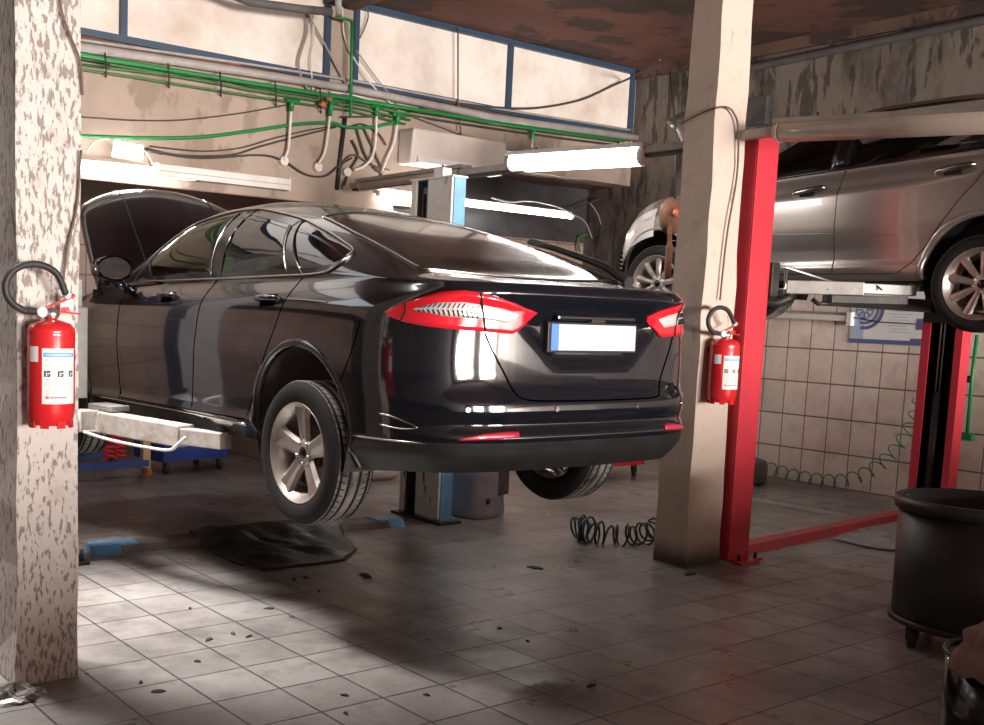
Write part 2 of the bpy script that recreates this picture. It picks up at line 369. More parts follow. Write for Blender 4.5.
def smooth_tab(tab, x):
    """monotone cubic through the points of a table"""
    n = len(tab)
    if x <= tab[0][0]: return tab[0][1]
    if x >= tab[-1][0]: return tab[-1][1]
    for i in range(n-1):
        if x <= tab[i+1][0]: break
    d = [(tab[k+1][1]-tab[k][1])/(tab[k+1][0]-tab[k][0]) for k in range(n-1)]
    def tang(k):
        if k == 0: return d[0]
        if k == n-1: return d[-1]
        if d[k-1]*d[k] <= 0: return 0.
        return 2*d[k-1]*d[k]/(d[k-1]+d[k])
    h = tab[i+1][0]-tab[i][0]; t = (x-tab[i][0])/h; m0 = tang(i)*h; m1 = tang(i+1)*h
    return (2*t**3-3*t*t+1)*tab[i][1]+(t**3-2*t*t+t)*m0+(-2*t**3+3*t*t)*tab[i+1][1]+(t**3-t*t)*m1
#==CAR==
# ------------------------------------------------------------------ cars
class CarShape:
    """Body surface in car space: x right, y forward from the rear axle, z up from the tyre bottoms."""
    def __init__(s, **k):
        s.__dict__.update(k)
        P = smooth_path([(x, y, 0) for x, y in s.outline], 24)
        d = [0.]
        for a, b in zip(P, P[1:]): d.append(d[-1]+(b-a).length)
        s.S = d[-1]; s.N = s.nu; s.px = []; s.py = []; j = 0
        for i in range(s.N+1):
            t = s.S*i/s.N
            while j < len(d)-2 and d[j+1] < t: j += 1
            f = (t-d[j])/max(1e-9, d[j+1]-d[j]); p = P[j].lerp(P[j+1], f); s.px.append(p.x); s.py.append(p.y)
        s.px[0] = s.px[-1] = 0.; s.nx = []; s.ny = []
        for i in range(s.N+1):
            if i in (0, s.N): n = (0, 1) if i == 0 else (0, -1)
            else:
                tx = s.px[i+1]-s.px[i-1]; ty = s.py[i+1]-s.py[i-1]; l = sqrt(tx*tx+ty*ty); n = (-ty/l, tx/l)
            s.nx.append(n[0]); s.ny.append(n[1])
        s.cache = {}
    def ref(s, a):              # a = arc length from the rear centre
        t = min(max((1-a/s.S)*s.N, 0), s.N-1e-6); i = int(t); f = t-i
        g = lambda A: A[i]+(A[i+1]-A[i])*f
        return g(s.px), g(s.py), g(s.nx), g(s.ny)
    def zb(s, y): return smooth_tab(s.belt, y)
    def z0(s, y): return smooth_tab(s.sill, y)
    def zc(s, y): return smooth_tab(s.crown, y)
    def low(s, a, z):
        x, y, nx, ny = s.ref(a); zb = s.zb(y); z0 = s.z0(y)
        ze = .33+(z-z0)/(zb-z0)*.80
        ws = nx*nx; we = ny*ny
        d = ws*smooth_tab(s.dside, ze)+we*smooth_tab(s.drear if ny < 0 else s.dfront, ze)
        if s.dent and ny < 0 and a < .6:
            w = lambda v, a0, a1: min(1, max(0, (v-a0)/(a1-a0)))
            d += s.dent*w(.41-a-max(0, .92-z)*1.2, 0, .045)*w(z, .765, .80)*w(-z, -.99, -.96)
        return Vector((x-nx*d, y-ny*d, z))
    def s_of_y(s, y, z):        # arc position on the flank with this y
        a = None
        for i in range(s.N, 0, -1):
            if s.py[i-1] >= y and abs(s.px[i]) > .35*s.half: a = s.S*(1-i/s.N); break
        if a is None: a = s.S*.5
        for _ in range(6):
            a += max(-.1, min(.1, (y-s.low(a, z).y)))
        return a
    def beltx(s, y):
        k = round(y, 3)
        if k not in s.cache: s.cache[k] = s.low(s.s_of_y(y, s.zb(y)), s.zb(y)).x
        return s.cache[k]
    def nm(s, y): return smooth_tab(s.nexp, y), smooth_tab(s.mexp, y)
    def side(s, y, z):          # flank or greenhouse point, right-hand side
        zb = s.zb(y)
        if z <= zb: return Vector((s.low(s.s_of_y(y, z), z).x, y, z))
        h = max(.02, s.zc(y)-zb); n, m_ = s.nm(y); t = min(.999, (z-zb)/h)
        return Vector((s.beltx(y)*(1-t**m_)**(1/n), y, z))
    def top(s, x, y):
        zb = s.zb(y); h = max(.003, s.zc(y)-zb); n, m_ = s.nm(y); t = min(.9999, abs(x)/s.beltx(y))
        return Vector((x, y, zb+h*(1-t**n)**(1/m_)))
    def face_grid(s, part_of, hole):
        """whole shell -> {part: faces}; shared analytic vertices keep shading continuous"""
        V = []; idx = {}; Fc = {}
        def vid(key, p):
            if key not in idx: idx[key] = len(V); V.append(p)
            return idx[key]
        def put(keys, kind, **k):
            ks = []
            for q in keys:
                if q not in ks: ks.append(q)
            if len(ks) < 3: return
            c = sum((V[q] for q in ks), Vector())/len(ks)
            if hole(c, kind): return
            Fc.setdefault(part_of(c, kind), []).append(tuple(ks))
        nv = s.nv; nt_ = s.nt; N = s.N
        for sg in (1, -1):
            rows = []
            for i in range(N+1):
                a = s.S*(1-i/N); y = s.ref(a)[1]; z0 = s.z0(y); zb = s.zb(y); r = []
                for j in range(nv+1):
                    p = s.low(a, z0+(zb-z0)*j/nv)
                    end = i in (0, N)
                    r.append(vid(('l', i, j, 0 if end else sg), Vector((0 if end else p.x*sg, p.y, p.z))))
                rows.append(r)
            for i in range(N):
                for j in range(nv):
                    q = (rows[i][j], rows[i][j+1], rows[i+1][j+1], rows[i+1][j])
                    put(q if sg > 0 else q[::-1], 'low')
        arcs = []
        for i in range(N+1):
            a = s.S*(1-i/N); y0 = s.ref(a)[1]; zb = s.zb(y0); b = s.low(a, zb); h = max(.003, s.zc(b.y)-zb) if 0 < i < N else 0
            n, m_ = s.nm(b.y); r = []
            for k in range(nt_+1):
                if i in (0, N): r.append(vid(('l', i, nv, 0), b)); continue
                if k == 0: r.append(vid(('l', i, nv, 1), b)); continue
                if k == nt_: r.append(vid(('l', i, nv, -1), b)); continue
                th = pi*k/nt_; cx = cos(th); sx = sin(th)
                x = b.x*(1 if cx >= 0 else -1)*abs(cx)**(2/n); z = zb+h*sx**(2/m_)
                r.append(vid(('c', i, k), Vector((x, b.y, z))))
            arcs.append(r)
        for i in range(N):
            for k in range(nt_):
                put((arcs[i][k], arcs[i][k+1], arcs[i+1][k+1], arcs[i+1][k]), 'top')
        return V, Fc

def shell_parts(shape, part_of, hole, parent, mats, names):
    V, Fc = shape.face_grid(part_of, hole)
    me = bpy.data.meshes.new('whole'); fl = [f for k in Fc for f in Fc[k]]
    me.from_pydata(V, [], fl); me.update()
    nrm = [v.normal.copy() for v in me.vertices]
    bpy.data.meshes.remove(me); out = {}
    for k, fs in Fc.items():
        used = sorted({q for f in fs for q in f}); mp = {q: i for i, q in enumerate(used)}
        me = bpy.data.meshes.new(names.get(k, k)); me.from_pydata([V[q] for q in used], [], [tuple(mp[q] for q in f) for f in fs])
        me.materials.append(mats.get(k, mats['*']))
        for p in me.polygons: p.use_smooth = True
        me.normals_split_custom_set_from_vertices([nrm[q] for q in used])
        o = bpy.data.objects.new(names.get(k, k), me); COL.objects.link(o); o.parent = parent; out[k] = o
    return out
def fnormal(f, a, b):
    e = .004; p = f(a, b); u = f(a+e, b)-p; v = f(a, b+e)-p; n = u.cross(v)
    if n.length < 1e-12: n = Vector((p.x, 0, .2))
    n.normalize()
    if n.dot(p-Vector((0, p.y*.55+.5, .75))) < 0: n = -n
    return n
def patch(mb, f, a0, a1, bot, top, na, nb, off, skirt=.012):
    """skin piece following surface f between two curves, with its rim turned inwards"""
    B = (lambda a: lerp_tab(bot, a)) if isinstance(bot, list) else bot
    T = (lambda a: lerp_tab(top, a)) if isinstance(top, list) else top
    rows = []; nn = []
    for i in range(na+1):
        a = a0+(a1-a0)*i/na; b0 = B(a); b1 = max(T(a), b0+1e-4); r = []; q = []
        for j in range(nb+1):
            b = b0+(b1-b0)*j/nb; n = fnormal(f, a, b); r.append(f(a, b)+n*off); q.append(n)
        rows.append(r); nn.append(q)
    mb.grid(rows)
    edge = [(0, j) for j in range(nb+1)]+[(i, nb) for i in range(1, na+1)]+[(na, j) for j in range(nb-1, -1, -1)]+[(i, 0) for i in range(na-1, 0, -1)]
    e1 = [rows[i][j] for i, j in edge]; e2 = [rows[i][j]-nn[i][j]*skirt for i, j in edge]
    mb.grid([e1+[e1[0]], e2+[e2[0]]], smooth=False)
    return mb
def line_on(mb, f, pts, r, off=0., sm=5, n=6, closed=False):
    q = smooth_path([(a, b, 0) for a, b in pts], sm) if sm > 1 else [Vector((a, b, 0)) for a, b in pts]
    P = []
    for v in q: P.append(f(v.x, v.y)+fnormal(f, v.x, v.y)*off)
    mb.tube(P, r, n, closed)
    return mb
def inside(poly, y, z):
    c = False; n = len(poly)
    for i in range(n):
        (a, b), (p, q) = poly[i], poly[(i+1) % n]
        if (b > z) != (q > z) and y < (p-a)*(z-b)/(q-b)+a: c = not c
    return c

def make_wheel(kind, parent, loc, side, R, W, rim, group=None):
    """wheel: alloy rim and spokes with tyre, disc, cap and nuts as its own pieces; outer face towards -x"""
    w = MB(); hw = W/2
    w.lathe([(rim*.93, hw-.02), (rim*.80, hw-.05), (rim*.78, -.01), (rim*.86, -hw+.035), (rim*.93, -hw+.022), (rim*.985, -hw+.006), (rim, -hw+.004), (rim*1.012, -hw+.010), (rim*1.0, -hw+.024), (rim*.95, -hw+.03)], axis='x', n=64)
    nsp = 5 if kind == 'five' else 9
    for k in range(nsp):
        a = 2*pi*k/nsp+(pi/2 if kind == 'five' else .2)
        er = Vector((0, cos(a), sin(a))); et = Vector((0, -sin(a), cos(a))); ex = Vector((-1, 0, 0))
        if kind == 'five': st = [(.035, .040, hw-.046, .03), (.10, .044, hw-.036, .034), (.165, .052, hw-.028, .034), (rim*.95, .074, hw-.020, .03)]
        else: st = [(.04, .018, hw-.045, .02), (.09, .022, hw-.034, .022), (.15, .026, hw-.03, .022), (rim*.96, .034, hw-.028, .02)]
        sec = []
        for r, h, x, dp in st:
            sec.append([er*r+et*(-h)+ex*(x-.014), er*r+et*(-h*.62)+ex*x, er*r+ex*(x-.006 if kind == 'five' else x+.003), er*r+et*(h*.62)+ex*x, er*r+et*h+ex*(x-.014), er*r+et*h*.8+ex*(x-dp), er*r-et*h*.8+ex*(x-dp)])
        vs = [p for q in sec for p in q]; m_ = 7; fs = []
        for i in range(len(sec)-1):
            for j in range(m_): fs.append((i*m_+j, i*m_+(j+1) % m_, (i+1)*m_+(j+1) % m_, (i+1)*m_+j))
        w.add(vs, fs, False)
    hx = -(hw-.046)
    w.lathe([(0, hx-.004), (.055, hx-.004), (.068, hx+.006), (.072, hx+.035), (0, hx+.035)], axis='x', n=30)
    o = w.build('wheel', M['alloy'], parent); o.location = loc
    if side > 0: o.rotation_euler = (0, 0, pi)
    t = MB(); g = .011; prof = [(rim*.975, hw-.016), (rim*1.03, hw-.004), ((rim+R)/2, hw+.006), (R-.022, hw-.002), (R-.008, hw-.018)]
    xs = [.33, .12, -.12, -.33]
    for q in xs:
        x = q*W; prof += [(R-.001, x+.009), (R-g, x+.007), (R-g, x-.007), (R-.001, x-.009)]
    prof += [(R-.008, -hw+.018), (R-.022, -hw+.002), ((rim+R)/2, -hw-.006), (rim*1.03, -hw+.004), (rim*.975, -hw+.016)]
    t.lathe(prof, axis='x', n=80); ty = t.build('tyre', M['tyre'] if kind == 'five' else M['tyre_s'], o)
    d = MB(); d.lathe([(0, .0), (rim*.62, .0), (rim*.62, .022), (0, .022)], axis='x', n=40); d.lathe([(0, -.03), (.075, -.03), (.075, .0)], axis='x', n=30)
    d.box((-.02, -rim*.66, -.07), (.05, -rim*.36, .07)); d.build('brake_disc', M['disc'], o)
    c = MB(); c.lathe([(0, hx-.012), (.022, hx-.011), (.028, hx-.004)], axis='x', n=24); c.build('hub_cap', M['black_trim'], o)
    for k in range(5):
        a = 2*pi*k/5+pi/2+pi/5; n = MB(); n.lathe([(0, hx-.013), (.008, hx-.012), (.010, hx-.002)], o=(0, .050*cos(a), .050*sin(a)), axis='x', n=8)
        n.build('wheel_nut', M['steel'], o)
    return o

def seat(parent, x, y, z, w=.25):
    b = MB(); b.hexa([(x-w, y-.2, z), (x+w, y-.2, z), (x+w, y+.28, z+.03), (x-w, y+.28, z+.03), (x-w, y-.2, z+.16), (x+w, y-.2, z+.16), (x+w, y+.28, z+.2), (x-w, y+.28, z+.2)])
    b.hexa([(x-w, y-.3, z+.1), (x+w, y-.3, z+.1), (x+w, y-.16, z+.14), (x-w, y-.16, z+.14), (x-w*.85, y-.48, z+.74), (x+w*.85, y-.48, z+.74), (x+w*.85, y-.38, z+.74), (x-w*.85, y-.38, z+.74)])
    b.hexa([(x-.12, y-.49, z+.76), (x+.12, y-.49, z+.76), (x+.12, y-.40, z+.76), (x-.12, y-.40, z+.76), (x-.11, y-.53, z+.93), (x+.11, y-.53, z+.93), (x+.11, y-.45, z+.93), (x-.11, y-.45, z+.93)])
    return b.build('seat', M['seat'], parent, bevel=.03, seg=3)

# ---- the black saloon
BX, BY, BZ = 3.565, 4.135, .545
black = thing('car', 'black car with open bonnet on the pale blue and white lift', 'car', (BX, BY, BZ), (-.02, 0, -.015))
C1 = CarShape(half=.92, nu=230, nv=36, nt=64, dent=.022,
  outline=[(0,3.78),(.35,3.74),(.62,3.62),(.80,3.38),(.88,3.02),(.915,2.5),(.922,1.8),(.922,1.0),(.92,.3),(.905,-.3),(.872,-.62),(.788,-.855),(.65,-.972),(.42,-1.035),(0,-1.06)],
  belt=[(-1.1,1.10),(-.9,1.105),(-.7,1.115),(-.4,1.13),(0,1.135),(2.0,1.135),(2.4,1.125),(2.9,1.08),(3.3,1.0),(3.7,.86),(3.8,.84)],
  sill=[(-1.1,.335),(-.8,.325),(-.4,.302),(-.1,.31),(.3,.345),(2.8,.35),(3.4,.30),(3.8,.29)],
  crown=[(-1.05,1.105),(-.95,1.115),(-.8,1.13),(-.66,1.15),(-.4,1.245),(0,1.385),(.4,1.50),(.8,1.585),(1.15,1.622),(1.5,1.62),(1.8,1.55),(2.1,1.41),(2.4,1.235),(2.55,1.16),(2.64,1.135),(2.9,1.115),(3.3,1.03),(3.7,.89),(3.79,.85)],
  dside=[(.33,.085),(.38,.045),(.435,.012),(.45,.022),(.55,.016),(.68,.006),(.78,.0),(.9,.004),(1.0,.014),(1.05,.035),(1.09,.066),(1.13,.10)],
  drear=[(.33,.085),(.38,.04),(.44,.012),(.455,.018),(.465,-.006),(.50,-.004),(.53,.022),(.58,.008),(.64,.012),(.66,.03),(.72,.05),(.85,.055),(.95,.055),(1.03,.052),(1.08,.02),(1.11,.018),(1.13,.04)],
  dfront=[(.33,.08),(.5,.0),(.7,.02),(.9,.09),(1.13,.22)],
  nexp=[(-1.05,7),(-.3,5.5),(.2,4.2),(.7,3.4),(1.6,3.2),(2.3,3.4),(2.7,5)], mexp=[(-1,1.7),(0,1.65),(1,1.7),(2.6,1.6)])
ARCH1 = (-.04, .432, .393)
DLO1 = [(1.97,1.155),(1.86,1.30),(1.72,1.42),(1.55,1.495),(1.3,1.54),(1.05,1.545),(.89,1.53),(.5,1.46),(.17,1.375),(-.074,1.30),(-.19,1.258),(-.215,1.225),(-.17,1.175),(-.05,1.152),(.3,1.15),(1.1,1.152)]
def inset_poly(poly, d):
    cy = sum(p[0] for p in poly)/len(poly); cz = sum(p[1] for p in poly)/len(poly); out = []
    n = len(poly)
    for i in range(n):
        a = Vector(poly[i-1]); b = Vector(poly[i]); c = Vector(poly[(i+1) % n])
        t = (c-a).normalized(); nn = Vector((t.y, -t.x))
        if nn.dot(Vector((cy, cz))-b) < 0: nn = -nn
        out.append(tuple(b+nn*d))
    return out
DLO1i = inset_poly(DLO1, .03)
def rear_cut(z): return lerp_tab([(.43,.45),(.52,.39),(.64,.30),(.74,.25),(.84,.185),(.92,.14),(1.02,.09),(1.13,.065),(1.6,.1)], z)
BL = [(1.155,.96),(1.54,1.10)]; BRr = [(1.155,.86),(1.54,.98)]      # B pillar: front and rear edge, y by height
DA = [(1.155,.19),(1.41,.44)]; DB = [(1.15,.07),(1.43,.42)]
def onB(y, z, e): return lerp_tab(BRr, z)-e < y < lerp_tab(BL, z)+e
def onD(y, z, e): return lerp_tab(DB, z)-e < y < lerp_tab(DA, z)+e
def hole1(c, kind):
    ax = abs(c.x)
    if kind == 'low':
        for yc in (ARCH1[0], ARCH1[0]+2.95):
            if ax > .5 and (c.y-yc)**2+(c.z-ARCH1[1])**2 < (ARCH1[2]+.012)**2: return True
    else:
        if ax > .3 and inside(DLO1i, c.y, c.z):
            return not (onB(c.y, c.z, .0) or onD(c.y, c.z, .0))
        if 1.62 < c.y < 2.42 and ax < .60: return True
        if c.y > 2.6 and ax < C1.beltx(c.y)-.07: return True
    return False
def part1(c, kind):
    ax = abs(c.x)
    if kind == 'low':
        if c.y < -.3 and c.z < .46: return 'valance'
        if c.y < -.34 and (c.z < .66 or (ax > .45 and c.z < .80-.25*(ax-.45) and c.y < -.6)): return 'rear_bumper'
        if c.y < -.9 and ax < .60: return 'tailgate'
        if ax > .7 and c.z > .435:
            sd = 'L' if c.x < 0 else 'R'
            if .98-.05*c.z < c.y < 2.0: return 'front_door'+sd
            if rear_cut(c.z) < c.y < 1.08: return 'rear_door'+sd
    else:
        if c.y < .42 and ax < .64: return 'tailgate'
    return 'body'
P1 = shell_parts(C1, part1, hole1, black, {'*': M['black_paint'], 'valance': M['black_matt']},
   {'front_doorL': 'front_door', 'front_doorR': 'front_door', 'rear_doorL': 'rear_door', 'rear_doorR': 'rear_door'})
fsL = lambda y, z: Vector((-C1.side(y, z).x, y, z))
fsR = lambda y, z: C1.side(y, z)
frL = lambda a, z: (lambda p: Vector((-p.x, p.y, p.z)))(C1.low(a, z))       # a from rear centre, to the left
frA = lambda a, z: frL(a, z) if a >= 0 else C1.low(-a, z)                    # signed
ftop = lambda x, y: C1.top(x, y)
u = MB(); u.box((-.80, .46, .36), (.80, 2.42, .42)); u.box((-.5, -.88, .385), (.5, 3.6, .45))
u.box((-.86, 2.5, .5), (.86, 2.56, 1.12)); u.box((-.80, 2.56, .42), (.80, 3.5, .80)); u.box((-.7, .1, .3), (.7, .22, .42))
u.build('underbody', M['underbody'], black)
for sg, f in ((-1, fsL), (1, fsR)):
    for yc in (ARCH1[0], ARCH1[0]+2.95):
        b = MB(); rows = []
        for k in range(49):
            th = radians(-20)+radians(220)*k/48; r_ = []
            for rr, of in ((ARCH1[2]-.004, -.03), (ARCH1[2]-.004, .004), (ARCH1[2]+.006, .007), (ARCH1[2]+.018, .004), (ARCH1[2]+.035, -.001), (ARCH1[2]+.038, -.006)):
                y = yc+rr*cos(th); z = ARCH1[1]+rr*sin(th)
                if z < C1.z0(y)+.004: z = C1.z0(y)+.004
                p = f(y, z); r_.append(p+Vector((sg*of, 0, 0)))
            rows.append(r_)
        b.grid(rows); b.build('arch_lip', M['black_paint'], black)
        b = MB(); rr = ARCH1[2]-.002
        b.lathe([(rr, sg*.885), (rr, sg*.60), (.05, sg*.60)], o=(0, yc, ARCH1[1]), axis='x', n=40, a0=radians(-22), a1=radians(202))
        b.build('wheel_arch_liner', M['liner'], black)
# panel gaps
for sg, f in ((-1, fsL), (1, fsR)):
    for ln in ([(2.0,.46),(2.01,.8),(2.0,1.0),(1.99,1.12)], [(1.03,.46),(.98,.7),(.94,.95),(.92,1.05),(.91,1.155)], [(rear_cut(z), z) for z in (.46,.55,.65,.75,.85,.95,1.05,1.14)],
               [(2.0,.455),(1.5,.452),(.44,.45)], [(-.36,.66),(-.42,.74),(-.47,.84),(-.50,.94)]):
        b = MB(); line_on(b, f, ln, .0028); b.build('panel_gap', M['gap'], black)
b = MB()
tg = [(.607,.905),(.567,.836),(.499,.735),(.45,.655),(.41,.636),(.34,.63),(.2,.628),(0,.627)]
line_on(b, frA, tg+[(-a, z) for a, z in tg[-2::-1]], .004)
b.build('tailgate_gap', M['gap'], black)
b = MB(); line_on(b, frA, [(a*1.26, .452) for a in (1, .8, .6, .4, .2, 0, -.2, -.4, -.6, -.8, -1)], .005, .001, 4); b.build('bumper_line', M['satin_chrome'], black)
for sg, f in ((-1, fsL), (1, fsR)):
    b = MB(); line_on(b, f, [(2.35,.437),(1.8,.437),(1.1,.434),(.42,.425)], .0055, .003); b.build('sill_trim', M['chrome'], black)
    b = MB(); line_on(b, f, [(-.62,.515),(-.72,.505),(-.80,.515),(-.70,.55),(-.62,.56)], .0035, .002); b.build('bumper_trim', M['satin_chrome'], black)
# side glass, pillars and bright surround
def dlo_tables(poly, mid):
    lo = sorted([p for p in poly if p[1] <= mid(p[0])+1e-6]); hi = sorted([p for p in poly if p[1] >= mid(p[0])-1e-6]); return lo, hi
bot1 = [(-.215,1.225),(-.17,1.175),(-.05,1.152),(.3,1.15),(1.1,1.152),(1.97,1.154)]
top1 = [(-.215,1.226),(-.19,1.258),(-.074,1.30),(.17,1.375),(.5,1.46),(.89,1.53),(1.05,1.545),(1.3,1.54),(1.55,1.495),(1.72,1.42),(1.86,1.30),(1.97,1.155)]
T1 = lambda y: lerp_tab(top1, y)
B1 = lambda y: lerp_tab(bot1, y)
inv = lambda tab: [(b, a) for a, b in tab]                # height of a slanted edge by y
lowB = lambda y: max(B1(y), lerp_tab(inv(BL), y))         # rear edge of the front pane
hiB = lambda y: min(T1(y), lerp_tab(inv(BRr), y)) if y > BRr[0][1] else T1(y)
for sg, f in ((-1, fsL), (1, fsR)):
    sd = 'L' if sg < 0 else 'R'
    eF = lambda y: min(T1(y), 1.155+(y-BL[0][1])*(1.54-1.155)/(BL[1][1]-BL[0][1]))
    eR0 = lambda y: max(B1(y), 1.155+(y-BRr[0][1])*(1.54-1.155)/(BRr[1][1]-BRr[0][1]))
    eR1 = lambda y: min(T1(y), 1.155+(y-DA[0][1])*(1.41-1.155)/(DA[1][1]-DA[0][1]))
    eQ = lambda y: max(B1(y), 1.15+(y-DB[0][1])*(1.43-1.15)/(DB[1][1]-DB[0][1]))
    for nm, y0, y1, bf, tf, par in (('front_window', BL[0][1], 1.96, B1, eF, P1['front_door'+sd]), ('rear_window', DA[0][1], BRr[1][1], eR0, eR1, P1['rear_door'+sd]), ('quarter_window', -.205, DB[1][1], eQ, T1, P1['body'])):
        b = MB(); patch(b, f, y0, y1, bf, tf, 26, 8, .001, .004); b.build(nm, M['glass'], par, recalc=False)
    b = MB(); patch(b, f, BRr[0][1]-.01, BL[1][1]+.01, lambda y: max(B1(y), 1.155+(y-BL[0][1]-.008)*(1.54-1.155)/(BL[1][1]-BL[0][1])), lambda y: min(T1(y), 1.155+(y-BRr[0][1]+.008)*(1.54-1.155)/(BRr[1][1]-BRr[0][1])), 14, 8, .004); b.build('window_pillar', M['black_trim'], black)
    b = MB(); patch(b, f, DB[0][1]-.01, DA[1][1]+.01, lambda y: max(B1(y), 1.155+(y-DA[0][1]-.006)*1.02), lambda y: min(T1(y), 1.15+(y-DB[0][1]+.006)*.8), 14, 6, .004); b.build('window_pillar', M['black_trim'], black)
    b = MB(); patch(b, f, 1.70, 1.955, B1, lambda y: min(T1(y), 1.155+(y-1.70)*.9), 8, 5, .004); b.build('mirror_base', M['black_trim'], black)
    for i, d in enumerate((.012,)):
        b = MB(); pl = inset_poly(DLO1, d); pl = pl+[pl[0]]
        rows = []
        for (ya, za), (yb, zb_) in zip(pl, pl[1:]): pass
        outer = smooth_path([(a, c, 0) for a, c in DLO1+[DLO1[0]]], 5); inner = smooth_path([(a, c, 0) for a, c in inset_poly(DLO1, .034)+[inset_poly(DLO1, .034)[0]]], 5)
        b.grid([[f(p.x, p.y)+Vector((sg*.003, 0, 0)) for p in outer], [f(p.x, p.y)+Vector((sg*.003, 0, 0)) for p in inner]])
        b.build('window_seal', M['black_trim'], black)
    b = MB(); line_on(b, f, DLO1+[DLO1[0]], .007, .004, 5); b.build('window_surround', M['satin_chrome'], black)
    b = MB(); line_on(b, f, [(.20,1.165),(.31,1.28),(.43,1.40)], .004, .006, 4); b.build('pillar_edge', M['satin_chrome'], black)
    b = MB(); line_on(b, f, [(.965,1.17),(1.03,1.35),(1.09,1.52)], .004, .006, 4); b.build('pillar_edge', M['satin_chrome'], black)
# door handles
for sg, f in ((-1, fsL), (1, fsR)):
    sd = 'L' if sg < 0 else 'R'
    for y, z, par in ((1.36, 1.065, P1['front_door'+sd]), (.235, 1.04, P1['rear_door'+sd])):
        b = MB(); pts = []
        for t in range(9):
            q = t/8; p = f(y-.11+.22*q, z+.004*sin(pi*q)); pts.append(p+Vector((sg*(.008+.03*sin(pi*q)**.6), 0, 0)))
        b.tube(pts, [.008]+[.013]*7+[.008], 8); h = b.build('door_handle', M['black_paint'], par)
        c = MB(); c.tube([p+Vector((sg*.008, 0, .010)) for p in pts], .003, 6); c.build('handle_strip', M['chrome'], h)
        c = MB(); patch(c, f, y-.06, y+.07, lambda a: z-.035, lambda a: z+.02, 6, 4, .002); c.build('handle_cup', M['gap'], h)
    b = MB(); line_on(b, f, [(.10,1.037),(-.1,1.03),(-.25,1.02)], .003, .002); b.build('shoulder_line', M['satin_chrome'], P1['body'])
# mirrors
for sg in (-1, 1):
    b = MB(); rows = []
    for i in range(13):
        t = i/12; y = 1.80+.24*t; sc = sin(pi*min(1, .12+.88*t)**.8) if t > 0 else .80
        sc = (1-(t)**3)**.5 if t < 1 else 0.02; r_ = []
        for k in range(20):
            a = 2*pi*k/20; cx = .105*abs(cos(a))**.75*(1 if cos(a) > 0 else -1); cz = .070*abs(sin(a))**.75*(1 if sin(a) > 0 else -1)
            r_.append(Vector((sg*1.02+cx*sc+(.0 if True else 0), y, 1.225+cz*sc)))
        rows.append(r_+[r_[0]])
    b.grid(rows); o = b.build('wing_mirror', M['black_paint'], black)
    c = MB(); pts = [Vector((sg*1.02+.099*cos(2*pi*k/20), 1.799, 1.225+.064*sin(2*pi*k/20))) for k in range(20)]; c.add(pts, [tuple(range(20))], False); c.add([p+Vector((0, .02, 0)) for p in pts], [tuple(range(20))], False); c.grid([pts+[pts[0]], [p+Vector((0, .02, 0)) for p in pts+[pts[0]]]])
    c.build('mirror_glass', M['mirror'], o)
    c = MB(); c.tube([(sg*1.0, 1.86, 1.165), (sg*.95, 1.86, 1.12), (sg*.87, 1.88, 1.10)], [.035, .03, .035], 10); c.build('mirror_stalk', M['black_paint'], o)
    c = MB(); c.tube([(sg*1.122, 1.83, 1.20), (sg*1.125, 1.84, 1.225), (sg*1.118, 1.84, 1.26)], .006, 6); c.build('mirror_lamp', M['chrome'], o)
# tail lamps
lt = [(.345,.991),(.45,1.022),(.56,1.048),(.64,1.063),(.714,1.07),(.82,1.062),(.96,1.026),(1.072,.981)]
lb = [(.345,.990),(.40,.945),(.464,.902),(.605,.908),(.72,.913),(.854,.923),(.969,.940),(1.05,.962),(1.072,.98)]
for sg in (1, -1):
    f = (lambda a, z: frA(a, z)) if sg > 0 else (lambda a, z: frA(-a, z))
    b = MB(); patch(b, f, .345, 1.072, lb, lt, 34, 8, .008, .03); o = b.build('tail_lamp', M['red_lens'], black)
    b = MB(); patch(b, f, .445, .935, [(.445,.975),(.49,.945),(.56,.953),(.7,.962),(.8,.968),(.935,.988)], [(.445,.985),(.53,1.005),(.62,1.02),(.712,1.029),(.82,1.02),(.935,.992)], 26, 5, .0105, .006); cl = b.build('lamp_insert', M['clear_lens'], o)
    b = MB()
    for k in range(13):
        a = .64+.021*k; z1 = lerp_tab([(.62,1.018),(.712,1.025),(.82,1.016),(.935,.99)], a); z0_ = lerp_tab([(.62,.96),(.7,.965),(.8,.97),(.935,.988)], a); zm = (z0_+z1)/2
        line_on(b, f, [(a, z1), (a+.014, zm+.004)], .0020, .012, 1); line_on(b, f, [(a+.014, zm-.004), (a+.005, z0_)], .0030, .012, 1)
    line_on(b, f, [(.607,.908),(.62,.98),(.64,1.062)], .004, .010, 1)
    line_on(b, f, [(.975,1.018),(.965,.98),(.985,.945)], .003, .009, 3); b.build('lamp_ribs', M['gapgrey'], o)
    b = MB(); patch(b, f, .455, .72, [(.455,.482),(.72,.472)], [(.455,.506),(.52,.507),(.62,.498),(.72,.478)], 10, 3, .004); b.build('rear_reflector', M['redref'], black)
